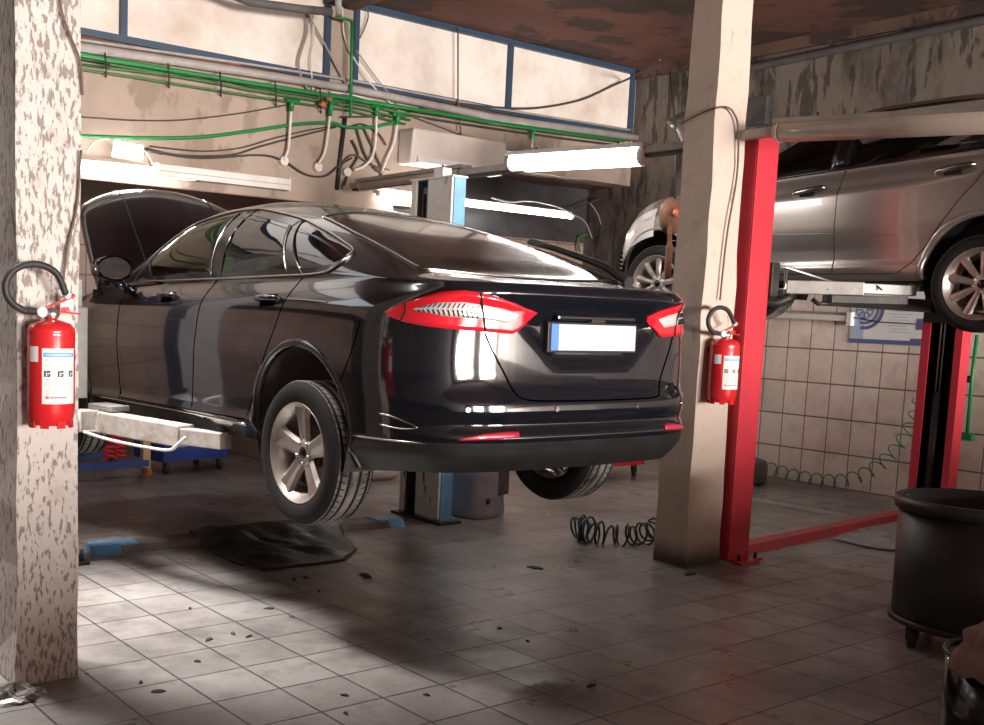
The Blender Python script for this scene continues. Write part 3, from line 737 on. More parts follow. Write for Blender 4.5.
# plate, plate lamp bar, camera, sensors
yp = C1.low(0, .89).y
b = MB(); b.box((-.275, yp-.014, .829), (.275, yp+.03, .957)); pf = b.build('plate_holder', M['black_matt'], black, bevel=.004)
b = MB(); b.box((-.262, yp-.020, .838), (.262, yp-.012, .948)); pl = b.build('number_plate', M['plate_white'], pf, bevel=.002)
b = MB(); b.box((-.262, yp-.0212, .838), (-.218, yp-.0195, .948)); b.build('blue_band', M['plate_blue'], pl)
b = MB(); b.box((-.24, yp-.035, .964), (.24, yp+.03, .988)); pb = b.build('plate_lamp_bar', M['black_paint'], black, bevel=.008)
b = MB(); b.box((-.05, yp-.05, .957), (.03, yp-.01, .972)); b.build('release_button', M['black_matt'], pb, bevel=.004)
for a in (.68, .25, -.25, -.68):
    p = frA(a, .595); n = fnormal(frA, a, .575); b = MB(); b.tube([p-n*.004, p+n*.004], .011, 14); b.build('parking_sensor', M['satin_chrome'], black)
# rear screen with its black border, wiper on its right edge
b = MB(); rows = []; NN = 24
def glass_edge(y): return lerp_tab([(-.62,.62),(-.45,.615),(0,.57),(.40,.50)], y)
for i in range(29):
    t = i/28; r_ = []
    for k in range(NN+1):
        q = -1+2*k/NN; y1 = .42-.05*q*q; y0 = -.66+.09*q*q; y = y0+(y1-y0)*t; x = q*glass_edge(y); n = fnormal(ftop, x, y)
        r_.append(ftop(x, y)+n*.004)
    rows.append(r_)
b.grid(rows); rg = b.build('rear_screen', M['rearglass'], P1['tailgate'])
e = rows[0]+[r[-1] for r in rows[1:-1]]+rows[-1][::-1]+[r[0] for r in rows[-2:0:-1]]
b = MB(); b.tube(e, .006, 6, True); b.build('screen_trim', M['satin_chrome'], rg)
b = MB(); wp = [ftop(.60, -.66)+Vector((0, 0, .02)), ftop(.645, -.45)+Vector((0, 0, .045)), ftop(.65, -.1)+Vector((0, 0, .05)), ftop(.63, .08)+Vector((0, 0, .04))]
b.tube(wp, [.028, .018, .016, .010], 8); b.tube([wp[1]+Vector((.02, 0, .01)), wp[3]+Vector((.02, .0, .015))], .012, 6); b.build('rear_wiper', M['black_matt'], P1['tailgate'])
# windscreen
b = MB(); rows = []
for i in range(13):
    y = 1.60+(2.45-1.60)*i/12; ex = .60+.10*i/12
    rows.append([ftop(-ex+2*ex*k/16, y) for k in range(17)])
b.grid(rows); b.build('windscreen', M['glass'], black)
# open bonnet hinged at the scuttle
b = MB(); hw = lambda t: .76-.10*t**2; rows = []; und = []
hy, hz, ang = 2.62, 1.15, radians(44)
for i in range(15):
    t = i/14; r_ = []; r2 = []
    for k in range(21):
        q = -1+2*k/20; L = (1.14-.22*q*q*abs(q))*t; x = q*(.78-.05*t-.05*t*t); dz = .05*(1-q*q)*(.4+.6*t)+.02*cos(pi*min(1, abs(q)*1.25))*(1-t*.3)-.10*max(0, t-.82)/.18*max(0, t-.82)/.18
        P = Vector((x, hy+L*cos(ang)-dz*sin(ang), hz+L*sin(ang)+dz*cos(ang))); r_.append(P); r2.append(P+Vector((0, sin(ang), -cos(ang)))*.045)
    rows.append(r_); und.append(r2)
b.grid(rows); b.grid(und, flip=True)
for A, B in ((rows[0], und[0]), (rows[-1], und[-1]), ([r[0] for r in rows], [r[0] for r in und]), ([r[-1] for r in rows], [r[-1] for r in und])): b.grid([A, B])
bo = b.build('bonnet', M['black_paint'], black)
for q in (.55, -.55):
    b = MB(); b.tube([rows[i][10+int(q*10)]+Vector((0, -sin(ang), cos(ang)))*.001 for i in range(1, 15)], .006, 6)
    b.build('bonnet_crease', M['black_paint'], bo)
b = MB()
for sg in (-1, 1): b.tube([(sg*.70, 2.75, 1.08), (sg*.68, 2.98, 1.42)], .011, 8)
b.build('bonnet_strut', M['dark_metal'], bo)
b = MB(); b.box((-.55, 2.75, .78), (.2, 3.4, 1.0)); b.box((.25, 2.8, .78), (.62, 3.1, 1.02)); b.tube([(-.3, 3.3, 1.02), (.2, 3.4, 1.03), (.6, 3.2, .98)], .04, 10); b.build('engine', M['dark_metal'], black, bevel=.03)
b = MB(); b.grid([[fsL(3.05+.5*i/8, .80+.14*j/4*(1-.3*i/8)+.01*i/8)+Vector((-.004, 0, 0)) for j in range(5)] for i in range(9)]); b.build('head_lamp', M['clear_lens'], black)
# cabin
seat(black, -.38, 1.25, .52); seat(black, .38, 1.25, .52); seat(black, -.36, .66, .42, .30); seat(black, .36, .66, .42, .30)
b = MB(); b.box((-.7, 2.0, .7), (.7, 2.5, 1.08)); b.build('dashboard', M['seat'], black, bevel=.04)
b = MB(); ring = [Vector((-.37+.18*cos(2*pi*k/20), 1.86+.07*sin(2*pi*k/20), 1.10+.16*sin(2*pi*k/20))) for k in range(20)]; b.tube(ring, .016, 8, True); b.tube([(-.37, 1.86, 1.10), (-.37, 2.05, 1.02)], .03, 8); b.build('steering_wheel', M['seat'], black)
b = MB(); b.hexa([(-.835, .80, 1.168), (-.835, .99, 1.165), (-.825, .99, 1.165), (-.825, .80, 1.168), (-.79, .79, 1.255), (-.785, .97, 1.275), (-.775, .97, 1.275), (-.78, .79, 1.255)])
b.v = [(x+.015, y, z) for x, y, z in b.v]
b.build('green_card', M['sheetgreen'], P1['rear_doorL'])
for yc in (0., 2.85):
    for sg in (-1, 1): make_wheel('five', black, (sg*.802, yc-.055+(.11 if yc > 1 else 0), .334), sg, .334, .225, .232)

# ---- the silver hatchback
SX, SY, SZ = 7.685, 3.11, 1.535
silver = thing('car', 'silver hatchback with its bonnet up, raised high on the red lift beside the tiled wall', 'car', (SX, SY, SZ))
C2 = CarShape(half=.82, nu=170, nv=30, nt=48, dent=0,
  outline=[(0,3.06),(.34,3.03),(.58,2.96),(.715,2.85),(.785,2.66),(.81,2.40),(.815,2.05),(.822,1.3),(.822,.6),(.815,0),(.79,-.3),(.72,-.48),(.55,-.58),(0,-.63)],
  belt=[(-.7,1.12),(-.2,1.11),(.0,1.10),(.6,1.06),(1.45,1.01),(2.0,.985),(2.4,.955),(2.7,.87),(2.95,.72),(3.05,.68)],
  sill=[(-.7,.33),(0,.31),(.3,.315),(2.2,.315),(2.7,.25),(3.05,.22)],
  crown=[(-.64,1.125),(-.6,1.17),(-.5,1.32),(-.3,1.44),(0,1.51),(.5,1.545),(.9,1.54),(1.2,1.48),(1.6,1.28),(1.95,1.07),(2.1,1.03),(2.5,.99),(2.8,.88),(3.0,.72)],
  dside=[(.33,.06),(.37,.02),(.42,.004),(.47,.022),(.55,.022),(.62,.010),(.72,.0),(.85,.0),(.97,.004),(1.0,.022),(1.06,.04),(1.13,.075)],
  drear=[(.33,.05),(.5,.0),(.8,.03),(1.13,.06)], dfront=[(.33,.06),(.5,.0),(.75,.03),(1.13,.20)],
  nexp=[(-.6,5),(0,4),(1,3.6),(2,5)], mexp=[(-.6,1.7),(2.6,1.6)])
A2 = (2.42, -.02, .345, .365)
WIN2 = [(1.86,1.02),(1.6,1.17),(1.3,1.33),(1.1,1.40),(.8,1.445),(.4,1.45),(.05,1.42),(-.22,1.34),(-.26,1.28),(-.1,1.14),(.0,1.125),(.6,1.085),(1.45,1.035)]
WIN2i = inset_poly(WIN2, .025)
def hole2(c, kind):
    ax = abs(c.x)
    if kind == 'low':
        for yc in (A2[1], A2[0]):
            if ax > .45 and (c.y-yc)**2+(c.z-A2[2])**2 < (A2[3]+.012)**2: return True
    else:
        if ax > .3 and inside(WIN2i, c.y, c.z): return not .93 < c.y < 1.03
        if 1.25 < c.y < 1.9 and ax < .52: return True
        if c.y > 2.12 and ax < C2.beltx(c.y)-.05: return True
    return False
def cut2(z): return lerp_tab([(.36,.50),(.42,.42),(.55,.32),(.7,.22),(.8,.15),(.92,.05),(1.1,-.02),(1.5,-.08)], z)
def part2(c, kind):
    ax = abs(c.x)
    if kind == 'low':
        sd = 'L' if c.x < 0 else 'R'
        if ax > .6 and c.z > .355:
            if .95 < c.y < 1.98: return 'front_door'+sd
            if cut2(c.z) < c.y <= .95: return 'rear_door'+sd
        if c.y > 2.45 and c.z < .62: return 'front_bumper'
        if c.y < -.35: return 'rear_bumper' if c.z < .7 else 'tailgate'
    return 'body'
P2 = shell_parts(C2, part2, hole2, silver, {'*': M['silver_paint']}, {'front_doorL': 'front_door', 'front_doorR': 'front_door', 'rear_doorL': 'rear_door', 'rear_doorR': 'rear_door'})
gsL = lambda y, z: Vector((-C2.side(y, z).x, y, z)); gsR = lambda y, z: C2.side(y, z)
u = MB(); u.box((-.74, .36, .30), (.74, 2.02, .36)); u.box((-.46, -.58, .30), (.46, 2.85, .40)); u.box((-.74, 2.02, .45), (.74, 2.07, .98)); u.box((-.66, 2.75, .4), (.66, 2.85, .72))
u.build('underbody', M['underbody'], silver)
for sg, f in ((-1, gsL), (1, gsR)):
    for yc in (A2[1], A2[0]):
        b = MB(); rows = []
        for k in range(41):
            th = radians(-15)+radians(210)*k/40; r_ = []
            for rr, of in ((A2[3]-.004, -.03), (A2[3]-.004, .003), (A2[3]+.008, .007), (A2[3]+.022, .004), (A2[3]+.036, -.001), (A2[3]+.039, -.006)):
                y = yc+rr*cos(th); z = max(A2[2]+rr*sin(th), C2.z0(yc+rr*cos(th))+.004); p = f(y, z); r_.append(p+Vector((sg*of, 0, 0)))
            rows.append(r_)
        b.grid(rows); b.build('arch_lip', M['silver_paint'], silver)
        b = MB(); b.lathe([(A2[3]-.002, sg*.775), (A2[3]-.002, sg*.48), (.05, sg*.48)], o=(0, yc, A2[2]), axis='x', n=36, a0=radians(-20), a1=radians(200)); b.build('wheel_arch_liner', M['black_matt'], silver)
    for ln in ([(.935,.37),(.94,.6),(.94,.9),(.935,1.05)], [(1.98,.37),(2.0,.7),(1.97,.99)], [(cut2(z), z) for z in (.365,.38,.42,.48,.55,.62,.7,.75,.8,.86,.92,1.0,1.1)], [(1.98,.362),(1.2,.36),(.52,.36)], [(2.42+.375,.47),(2.86,.56),(2.87,.64)]):
        b = MB(); line_on(b, f, ln, .003); b.build('panel_gap', M['gapgrey'], silver)
    sd = 'L' if sg < 0 else 'R'
    tw = [(-.26,1.281),(-.22,1.34),(.05,1.42),(.4,1.45),(.8,1.445),(1.1,1.40),(1.3,1.33),(1.6,1.17),(1.86,1.025)]; bw = [(-.26,1.28),(-.1,1.14),(0,1.125),(.6,1.085),(1.45,1.035),(1.86,1.015)]
    for nm, y0, y1, par in (('front_window', 1.02, 1.83, P2['front_door'+sd]), ('rear_window', -.24, .94, P2['rear_door'+sd])):
        b = MB(); patch(b, f, y0, y1, bw, tw, 20, 6, .001, .004); b.build(nm, M['darkglass'], par, recalc=False)
    b = MB(); patch(b, f, .92, 1.04, bw, tw, 3, 6, .004); line_on(b, f, bw, .011, .003, 3); line_on(b, f, tw, .011, .002, 3); b.build('window_trim', M['black_trim'], silver)
    for y, z, par in ((1.16, .925, P2['front_door'+sd]), (.20, 1.0, P2['rear_door'+sd])):
        b = MB(); pts = []
        for t in range(9):
            q = t/8; p = f(y-.125+.25*q, z+.018-.036*q); pts.append(p+Vector((sg*(.006+.028*sin(pi*q)**.6), 0, 0)))
        b.tube(pts, [.010]+[.020]*7+[.010], 8); h = b.build('door_handle', M['satin_chrome'], par)
        c = MB(); patch(c, f, y-.05, y+.06, lambda a: z-.04, lambda a: z+.015, 6, 4, .002); c.build('handle_cup', M['gapgrey'], h)
    b = MB(); line_on(b, f, [(2.3,.62),(1.6,.635),(.94,.625),(.5,.60)], .004, -.001); b.build('door_crease', M['silver_paint'], silver)
    b = MB(); b.grid([[f(2.45+.33*i/8, .66+.22*j/4-.12*(i/8)**1.5)+Vector((sg*.005, .002, 0)) for j in range(5)] for i in range(9)]); hl = b.build('head_lamp', M['clear_lens'], silver)
    b = MB()
    for k in range(5): line_on(b, f, [(2.815,.40+.035*k),(2.90,.415+.035*k)], .009, .002, 2)
    b.build('bumper_grille', M['gap'], silver)
b = MB()
for i in range(13):
    pass
rows = [[C2.top(-.52+1.04*k/12, 1.22+.70*i/10) for k in range(13)] for i in range(11)]
b.grid(rows); b.build('windscreen', M['darkglass'], silver)
b = MB(); ang2 = radians(58); rows = []; und = []
for i in range(11):
    t = i/10; r_ = []; r2 = []
    for k in range(13):
        q = -1+2*k/12; L = (.86-.16*q*q)*t; x = q*(.68-.06*t); dz = .045*(1-q*q)-.06*max(0, t-.8)/.2
        P = Vector((x, 2.10+L*cos(ang2)-dz*sin(ang2), 1.03+L*sin(ang2)+dz*cos(ang2))); r_.append(P); r2.append(P+Vector((0, sin(ang2), -cos(ang2)))*.04)
    rows.append(r_); und.append(r2)
b.grid(rows); b.grid(und, flip=True)
for A, B in ((rows[0], und[0]), (rows[-1], und[-1]), ([r[0] for r in rows], [r[0] for r in und]), ([r[-1] for r in rows], [r[-1] for r in und])): b.grid([A, B])
b.build('bonnet', M['silver_paint'], silver)
seat(silver, -.33, .95, .45, .22); seat(silver, .33, .95, .45, .22); seat(silver, -.3, .42, .42, .28); seat(silver, .3, .42, .42, .28)
b = MB(); ring = [Vector((-.33+.175*cos(2*pi*k/20), 1.48+.07*sin(2*pi*k/20), 1.02+.16*sin(2*pi*k/20))) for k in range(20)]; b.tube(ring, .016, 8, True); b.tube([(-.33, 1.48, 1.02), (-.33, 1.7, .92)], .03, 8); b.build('steering_wheel', M['seat'], silver)
for yc in (0., 2.42):
    for sg in (-1, 1): make_wheel('nine', silver, (sg*.715-(.07 if sg > 0 else 0), yc-.01*(yc < 1), .296+(.05 if sg > 0 else 0)), sg, .296, .19, .218)
# ------------------------------------------------------------------ room shell
YF, XW = 8.30, 9.79
def sbox(name, mat, *boxes, label=None):
    b = MB()
    for a, c in boxes: b.box(a, c)
    return structure(b.build(name, mat, weld=False), label)
sbox('floor', M['floor'], ((-4, -18.2, -.12), (10.1, 12, 0)))
sbox('ceiling', M['ceiling'], ((5.86, -18, 4.33), (10.1, 8.6, 4.5)), label='brown clay ceiling over the lifts')
sbox('ceiling', M['ceiling'], ((-4, -18, 5.3), (5.86, 8.6, 5.45)), label='higher ceiling on the left, out of sight')
sbox('trim_1', M['beam'], ((5.52, -18, 4.25), (5.86, YF, 5.3)), label='brown ceiling beam')
sbox('wall_back', M['plaster'], ((-4, YF, 2.50), (5.60, 8.55, 3.585)), ((6.40, YF, 2.55), (6.72, 8.55, 3.05)), ((6.40, YF, 3.05), (XW, 8.55, 3.585)), ((5.60, YF, 0), (6.40, 8.55, 3.585)), ((5.60, YF, 3.585), (5.86, 8.55, 4.33)), ((9.74, YF, 3.585), (XW, 8.55, 4.33)), ((5.60, 8.55, 0), (5.72, 10.6, 2.5)))
sbox('trim_2', M['soffit'], ((-4, 8.55, 2.50), (5.60, 10.6, 2.6)), ((-4, 8.302, 2.492), (5.60, 8.55, 2.5)), label='brown soffit over the left bay')
sbox('wall_back', M['baytile'], ((-4, 10.6, 0), (5.72, 10.8, 2.6)), label='pinkish tiled wall at the back of the left bay')
sbox('wall_back', M['baytile'], ((6.40, 8.95, 0), (XW, 9.1, 2.42)), label='tiled wall at the back of the right bay')
sbox('wall_back', M['darkwall'], ((6.40, 8.93, 2.42), (XW, 9.1, 3.2)), label='dark grey sheet wall above the tiles')
sbox('trim_3', M['soffit'], ((6.40, 8.55, 3.05), (XW, 9.1, 3.15)), label='soffit over the right bay')
sbox('wall_right', M['walltile'], ((XW, -18, 0), (XW+.2, 9.1, 1.98)), label='grimy square tiled right wall')
sbox('wall_right', M['rightplaster'], ((XW, -18, 1.98), (XW+.2, 9.1, 4.5)), label='sooty plaster of the right wall')
sbox('wall_left', M['hallwall'], ((-4.2, -18, 0), (-4, 12, 5.45)))
sbox('wall_front', M['hallwall'], ((-4, -18.2, 3.3), (10.1, -18, 5.45)), ((-4, -18.2, 0), (-1.0, -18, 3.3)), ((1.8, -18.2, 0), (4.4, -18, 3.3)), ((-1.0, -18.2, 2.58), (1.8, -18, 3.3)), ((9.0, -18.2, 0), (10.1, -18, 3.3)), label='entrance wall with two open gateways behind the viewer')
sbox('wall_front', M['hallwall'], ((1.3, -1.75, 0), (10.0, -1.6, 1.02)), ((-3.9, -1.75, 0), (1.3, -1.6, .72)), label='low wall added behind the viewer to shade the floor')  # added out of view to keep gateway light off the near floor
b = MB(); b.tube([on_x(700, 82, XW-.045), on_x(748, 68, XW-.045), on_x(984, 20, XW-.045), on_x(1200, -25, XW-.045)], .04, 10)
tag(b.build('wall_pipe', M['bark']), 'dark pipe running along the top of the right wall under the ceiling', 'pipe')
b = MB(); b.box((XW-.06, -2, 4.22), (XW, YF, 4.33)); structure(b.build('trim_4', M['beam']), 'rough ledge between right wall and ceiling')

def window(n, x0, x1, z0, z1, mull, label, t=.055):
    w = structure(thing('window_%d' % n, label, 'window', ((x0+x1)/2, YF, z0))); del w['category']
    off = Vector(w.location); inv = lambda p: tuple(Vector(p)-off)
    def add(nm, mat, boxes):
        b = MB()
        for a, c in boxes: b.box(inv(a), inv(c))
        return b.build(nm, mat, w, weld=False)
    add('frame', M['blueframe'], [((x0, YF-.03, z0), (x1, YF+.05, z0+t)), ((x0, YF-.03, z1-t), (x1, YF+.05, z1)), ((x0, YF-.029, z0+t), (x0+t, YF+.05, z1-t)), ((x1-t, YF-.029, z0+t), (x1, YF+.05, z1-t))])
    edges = [x0+t]+mull+[x1-t]
    for xm in mull: add('mullion', M['blueframe'], [((xm-t/2, YF-.028, z0+t), (xm+t/2, YF+.05, z1-t))])
    for a, c in zip(edges, edges[1:]):
        zt_ = min(z1-t, 4.34)
        add('pane', M['window'], [((a, YF+.015, z0+t), (c, YF+.03, zt_))])
        if z1 > 4.6: add('pane', M['glowpane'], [((a, YF+.015, 4.40), (c, YF+.03, z1-t))])
    if z1 > 4.6: add('transom', M['blueframe'], [((x0+t, YF-.027, 4.34), (x1-t, YF+.05, 4.40))])
    return w
sbox('trim_6', M['rust'], ((-4, YF-.012, 3.535), (9.74, YF+.03, 3.583)), label='rusty strip under the window sills')
window(1, .2, 5.60, 3.585, 5.25, [1.9, 3.62], 'tall pale boarded window band with blue frame, left of the beam')
window(2, 5.86, 9.75, 3.585, 4.33, [7.83], 'pale boarded window band with blue frame, right of the beam')
b = MB(); b.tube([on_y(458, 28, YF-.06), on_y(458, 100, YF-.06), on_y(461, 135, YF-.06), on_y(463, 164, YF-.06)], .008, 6); tag(b.build('cable', M['brown_cable']), 'brown cable hanging straight down past the right window and the air conditioner', 'cable')

# pillars
def pillar(name, x0, y0, x1, y1, mat, label, tx=0, ty=0):
    b = MB(); n = 22
    rng = random.Random(int(x0*100)); cs = [(x0, y0), (x1, y0), (x1, y1), (x0, y1)]; rows = []
    for i in range(n+1):
        z = 5.3*i/n if x0 < 5 else 4.34*i/n; r = []
        for cx, cy in cs:
            for q in range(1): r.append((cx-(x0+x1)/2-(tx*i/n if cx == x1 else 0)+rng.uniform(-.006, .006), cy-(y0+y1)/2-(ty*i/n if cy == y1 else 0)+rng.uniform(-.006, .006), z))
        rows.append(r+[r[0]])
    b.grid(rows, smooth=False); b.add(rows[-1][:4], [(0, 1, 2, 3)], False)
    o = b.build(name, mat); 
    o.location = ((x0+x1)/2, (y0+y1)/2, 0); return tag(o, label, 'pillar')
pillar('concrete_pillar', 1.375, 4.125, 1.625, 4.50, M['pillar_l'], 'pale concrete pillar with flaking paint at the left edge')
pillar('concrete_pillar', 5.605, 4.125, 5.955, 4.375, M['pillar_c'], 'whitewashed concrete pillar beside the red lift post, right of the black car', .075, .045)

# fire extinguishers
def extinguisher(name, loc, r, h, label, rz=0, hose_r=.10):
    e = thing(name, label, 'fire extinguisher', loc, (0, 0, rz))
    b = MB(); b.lathe([(r*.80, -.012), (r*.92, 0), (r*.97, .02), (r, .04), (r, h*.86), (r*.985, h*.875), (r, h*.885), (r*.97, h*.93), (r*.82, h*.975), (r*.5, h*1.0), (.022, h*1.015), (.022, h*1.05), (0, h*1.05)], n=40)
    for k in range(8):
        a = 2*pi*k/8; b.hexa([(r*.93*cos(a+s_)*q, r*.93*sin(a+s_)*q, z) for z in (-.022, .004) for s_, q in ((-.2, .88), (.2, .88), (.2, 1.02), (-.2, 1.02))])
    b.build('cylinder', M['ext_red'], e)
    b = MB(); b.lathe([(.027, h*1.03), (.03, h*1.05), (.03, h*1.10), (.016, h*1.12), (0, h*1.12)], n=16); b.tube([(-.07, 0, h*1.085), (.03, 0, h*1.085)], .014, 10); v = b.build('valve', M['steel'], e)
    b = MB(); b.lathe([(.0, -.004), (.02, -.004), (.02, .014), (0, .014)], o=(-.052, -.028, h*1.085), axis='y', n=16); b.build('gauge', M['label'], v)
    # carry handle and squeeze lever
    b = MB(); b.bar((-.02, 0, h*1.10), (.118, 0, h*1.075), .024, .007); b.bar((.03, 0, h*1.115), (.07, 0, h*1.12), .024, .016); b.build('carry_handle', M['ext_red'], e, bevel=.002)
    b = MB(); b.bar((-.03, 0, h*1.12), (.085, 0, h*1.24), .024, .008); b.bar((.08, 0, h*1.235), (.092, 0, h*1.265), .03, .012); b.build('squeeze_lever', M['ext_red'], e, bevel=.002)
    R = hose_r; pts = [(-.06, 0, h*1.085), (-.11, -.005, h*1.10)]
    c = Vector((-.075, -.01, h*1.085+R*.92))
    for k in range(9):
        a = radians(250-k*27); pts.append((c.x+R*1.22*cos(a), -.012, c.z+R*.95*sin(a)))
    pts.append((.055, -.008, h*1.27))
    b = MB(); b.tube(smooth_path(pts, 6), .0135, 10); ho = b.build('hose', M['hose'], e)
    b = MB(); b.tube([pts[-1], (.068, -.006, h*1.245)], .016, 10); b.build('hose_end', M['label'], ho)
    # paper label: curved sheet with printed blocks
    def sheet(nm, mat, a0, a1, z0, z1, off, par, n=14):
        b = MB(); rr = r+off; b.grid([[(rr*cos(a0+(a1-a0)*i/n), rr*sin(a0+(a1-a0)*i/n), z) for z in (z0, z1)] for i in range(n+1)]); return b.build(nm, mat, par, recalc=False)
    A = radians; c0 = -140; lw = 88; L0 = A(c0); L1 = A(c0+lw); z0, z1 = h*.19, h*.735
    lb_ = sheet('label', M['label'], L0, L1, z0, z1, .0012, e, 18)
    fr = lambda t: L0+(L1-L0)*t
    zz = lambda t: z0+(z1-z0)*t
    sheet('heading_band', M['blueink'], fr(.04), fr(.96), zz(.845), zz(.925), .0020, lb_)
    sheet('heading_text', M['paleblue'], fr(.08), fr(.88), zz(.868), zz(.902), .0026, lb_)
    b = MB(); rng = random.Random(3)
    def mark(t0, t1, u0, u1):
        rr = r+.0020; n = 4; b.grid([[(rr*cos(fr(t0+(t1-t0)*i/n)), rr*sin(fr(t0+(t1-t0)*i/n)), zz(u)) for u in (u0, u1)] for i in range(n+1)])
    for t in (.06, .42, .76):           # three picture symbols: figure, flame box, running figure
        mark(t, t+.05, .49, .60); mark(t+.06, t+.17, .565, .60); mark(t+.07, t+.16, .49, .515); mark(t+.12, t+.17, .51, .545); mark(t+.08, t+.11, .525, .555)
    b.build('pictograms', M['ink'], lb_, recalc=False)
    b = MB()
    for u in (.80, .775, .745, .70, .675, .65, .625, .44, .42, .385, .36, .335, .305, .28, .25, .22, .19, .165):
        t = .05+rng.uniform(0, .12)
        while t < .9:
            w = rng.uniform(.05, .14); mark(t, min(.94, t+w), u, u+.008); t += w+.025
    b.build('printed_lines', M['greyink'], lb_, recalc=False)
    b = MB(); mark(.10, .19, .095, .14); mark(.22, .68, .105, .13); b.build('maker_mark', M['redink'], lb_, recalc=False)
    sheet('side_label', M['label'], A(-178), A(-150), h*.60, h*.75, .0012, e, 6)
    b = MB(); b.box((-.04, r*.6, h*.8), (.04, r+.03, h*.86)); b.build('wall_hook', M['dark_metal'], e)
    return e
c = on_y(51, 421, 4.022); extinguisher('fire_extinguisher', (c.x, 4.022, c.z), .0885, .385, 'red fire extinguisher with white label hung on the pillar at the left edge', radians(8), .095)
c = on_y(721, 400, 4.02); extinguisher('fire_extinguisher', (c.x+.0, 4.02, c.z), .088, .375, 'red fire extinguisher hung on the pillar beside the red lift post', radians(-5), .085)
e = thing('switch_box', 'small white switch box on the left pillar behind the extinguisher lever', 'switch', on_y(65, 303, 4.11))
b = MB(); b.box((-.026, -.02, -.026), (.026, .012, .026)); b.build('casing', M['whitepaint'], e, bevel=.004)
b = MB(); b.box((-.012, -.026, -.012), (.012, -.018, .012)); b.build('rocker', M['label'], e, bevel=.002)
b = MB(); b.tube(smooth_path([on_y(58, -20, 4.11), on_y(62, 12, 4.11), on_y(70, 35, 4.11), on_y(80, 62, 4.105), on_y(82.5, 95, 4.11)] , 6)[:30]+smooth_path([on_y(81, 150, 4.108), on_y(77, 205, 4.108), on_y(68, 245, 4.108), on_y(62, 290, 4.112)], 6)[0:0], .005, 6)
tag(b.build('cable', M['brown_cable']), 'thin brown cable running down the top of the left pillar', 'cable')
b = MB(); b.tube(smooth_path([on_y(81, 150, 4.100), on_y(77, 205, 4.108), on_y(68, 245, 4.110), on_y(62, 290, 4.108)], 6), .005, 6)
tag(b.build('cable', M['brown_cable']), 'thin brown cable going down to the white switch on the left pillar', 'cable')
b = MB(); b.tube(smooth_path([on_x(681, 124, 5.588), on_x(690, 119, 5.588), on_x(704, 112, 5.588), on_y(716, 108, 4.10), on_y(726, 107, 4.10), on_y(733, 112, 4.10), on_y(738, 128, 4.10), on_y(737, 175, 4.10), on_y(727, 235, 4.10), on_y(720, 300, 4.10)], 8), .006, 6)
tag(b.build('cable', M['brown_cable']), 'brown cable wrapped round the middle pillar and hanging down to the extinguisher', 'cable')

# ------------------------------------------------------------------ pale lift under the black car
def z_on(x, y, Y): return on_y(x, y, Y).z
l1 = thing('lift_post', 'grey lift post half hidden behind the left pillar, carrying the black car', 'lift post', (2.25, 5.97, 0))
b = MB(); b.box((-.15, -.02, 0), (.095, .25, 2.62)); b.build('column', M['grey_metal'], l1, bevel=.006)
b = MB(); b.box((.06, -.06, .98), (.135, .16, 1.50)); b.box((.055, -.05, 1.5), (.105, .14, 1.66)); b.build('carriage', M['grey_metal'], l1, bevel=.006)
b = MB(); b.box((.14, -.02, 1.22), (.143, .05, 1.28)); b.build('sticker', M['blueink'], l1)
b = MB(); b.box((-.2, -.08, 0), (.15, .3, .02)); b.tube([(.11, -.05, .02), (.11, -.05, .09)], .012, 8); b.build('base_plate', M['dark_metal'], l1)
zA = z_on(100, 419, 5.9); zB = on_y(228, 440, 4.83).z
pA = on_y(84, 418, 5.93); pM = on_y(150, 431, 5.40); pB = on_y(226, 441, 4.86); dl = Vector(l1.location)
b = MB(); q = [pA, pM]; b.bar(q[0]-dl, on_y(186, 436, 5.14)-dl, .12, .115); a1 = b.build('lift_arm', M['arm_metal'], l1, bevel=.006)
b = MB(); b.bar(on_y(176, 435, 5.2)-dl, pB-dl, .09, .085); b.build('arm_extension', M['arm_metal'], a1, bevel=.005)
b = MB(); b.bar(on_y(97, 405, 5.9)-dl, on_y(121, 409, 5.7)-dl, .13, .03); b.build('arm_pivot', M['grey_metal'], a1, bevel=.004)
b = MB(); b.lathe([(.045, 0), (.045, .02), (.04, .025), (0, .025)], o=tuple(pB-dl+Vector((.04, .05, .03))), n=20); b.build('lift_pad', M['hose'], a1)
b = MB(); W_ = lambda x, y, Y: on_y(x, y, Y)-dl
b.tube([W_(80, 411, 5.7), W_(97, 411, 5.7), W_(97, 431, 5.7), W_(80, 431, 5.7)], .010, 6, True); b.build('arm_stop_frame', M['whitepaint'], a1)
b = MB(); b.tube(smooth_path([W_(84, 432, 5.65), W_(110, 440, 5.5), (W_(150, 448, 5.2)), W_(170, 450, 5.05), W_(178, 444, 5.0), W_(186, 437, 4.98)], 4), .009, 6); b.build('restraint_rod', M['whitepaint'], a1)
l2 = thing('lift_post', 'light blue and white lift post standing on the far side of the black car', 'lift post', (5.09, 5.90, 0))
zt = z_on(440, 176, 5.95)
b = MB(); b.box((.0, -.004, 0), (.105, .016, zt)); b.box((.085, .016, 0), (.105, .44, zt)); b.box((.02, .44, 0), (.105, .46, zt)); b.build('column', M['blue_post'], l2)
b = MB(); b.box((-.02, .004, 0), (.0, .27, zt)); b.build('front_lip', M['white_post'], l2, bevel=.004)
b = MB(); b.box((-.02, .405, 0), (.0, .46, zt)); b.build('rear_lip', M['white_post'], l2, bevel=.004)
b = MB(); b.box((.02, .28, .02), (.08, .43, zt-.05)); b.build('carriage', M['dark_metal'], l2)
b = MB(); b.tube([(.0, .33, .02), (.0, .33, zt-.1)], .014, 10); b.tube([(.005, .375, .02), (.005, .375, zt-.1)], .008, 6); b.build('cable_ram', M['dark_metal'], l2)
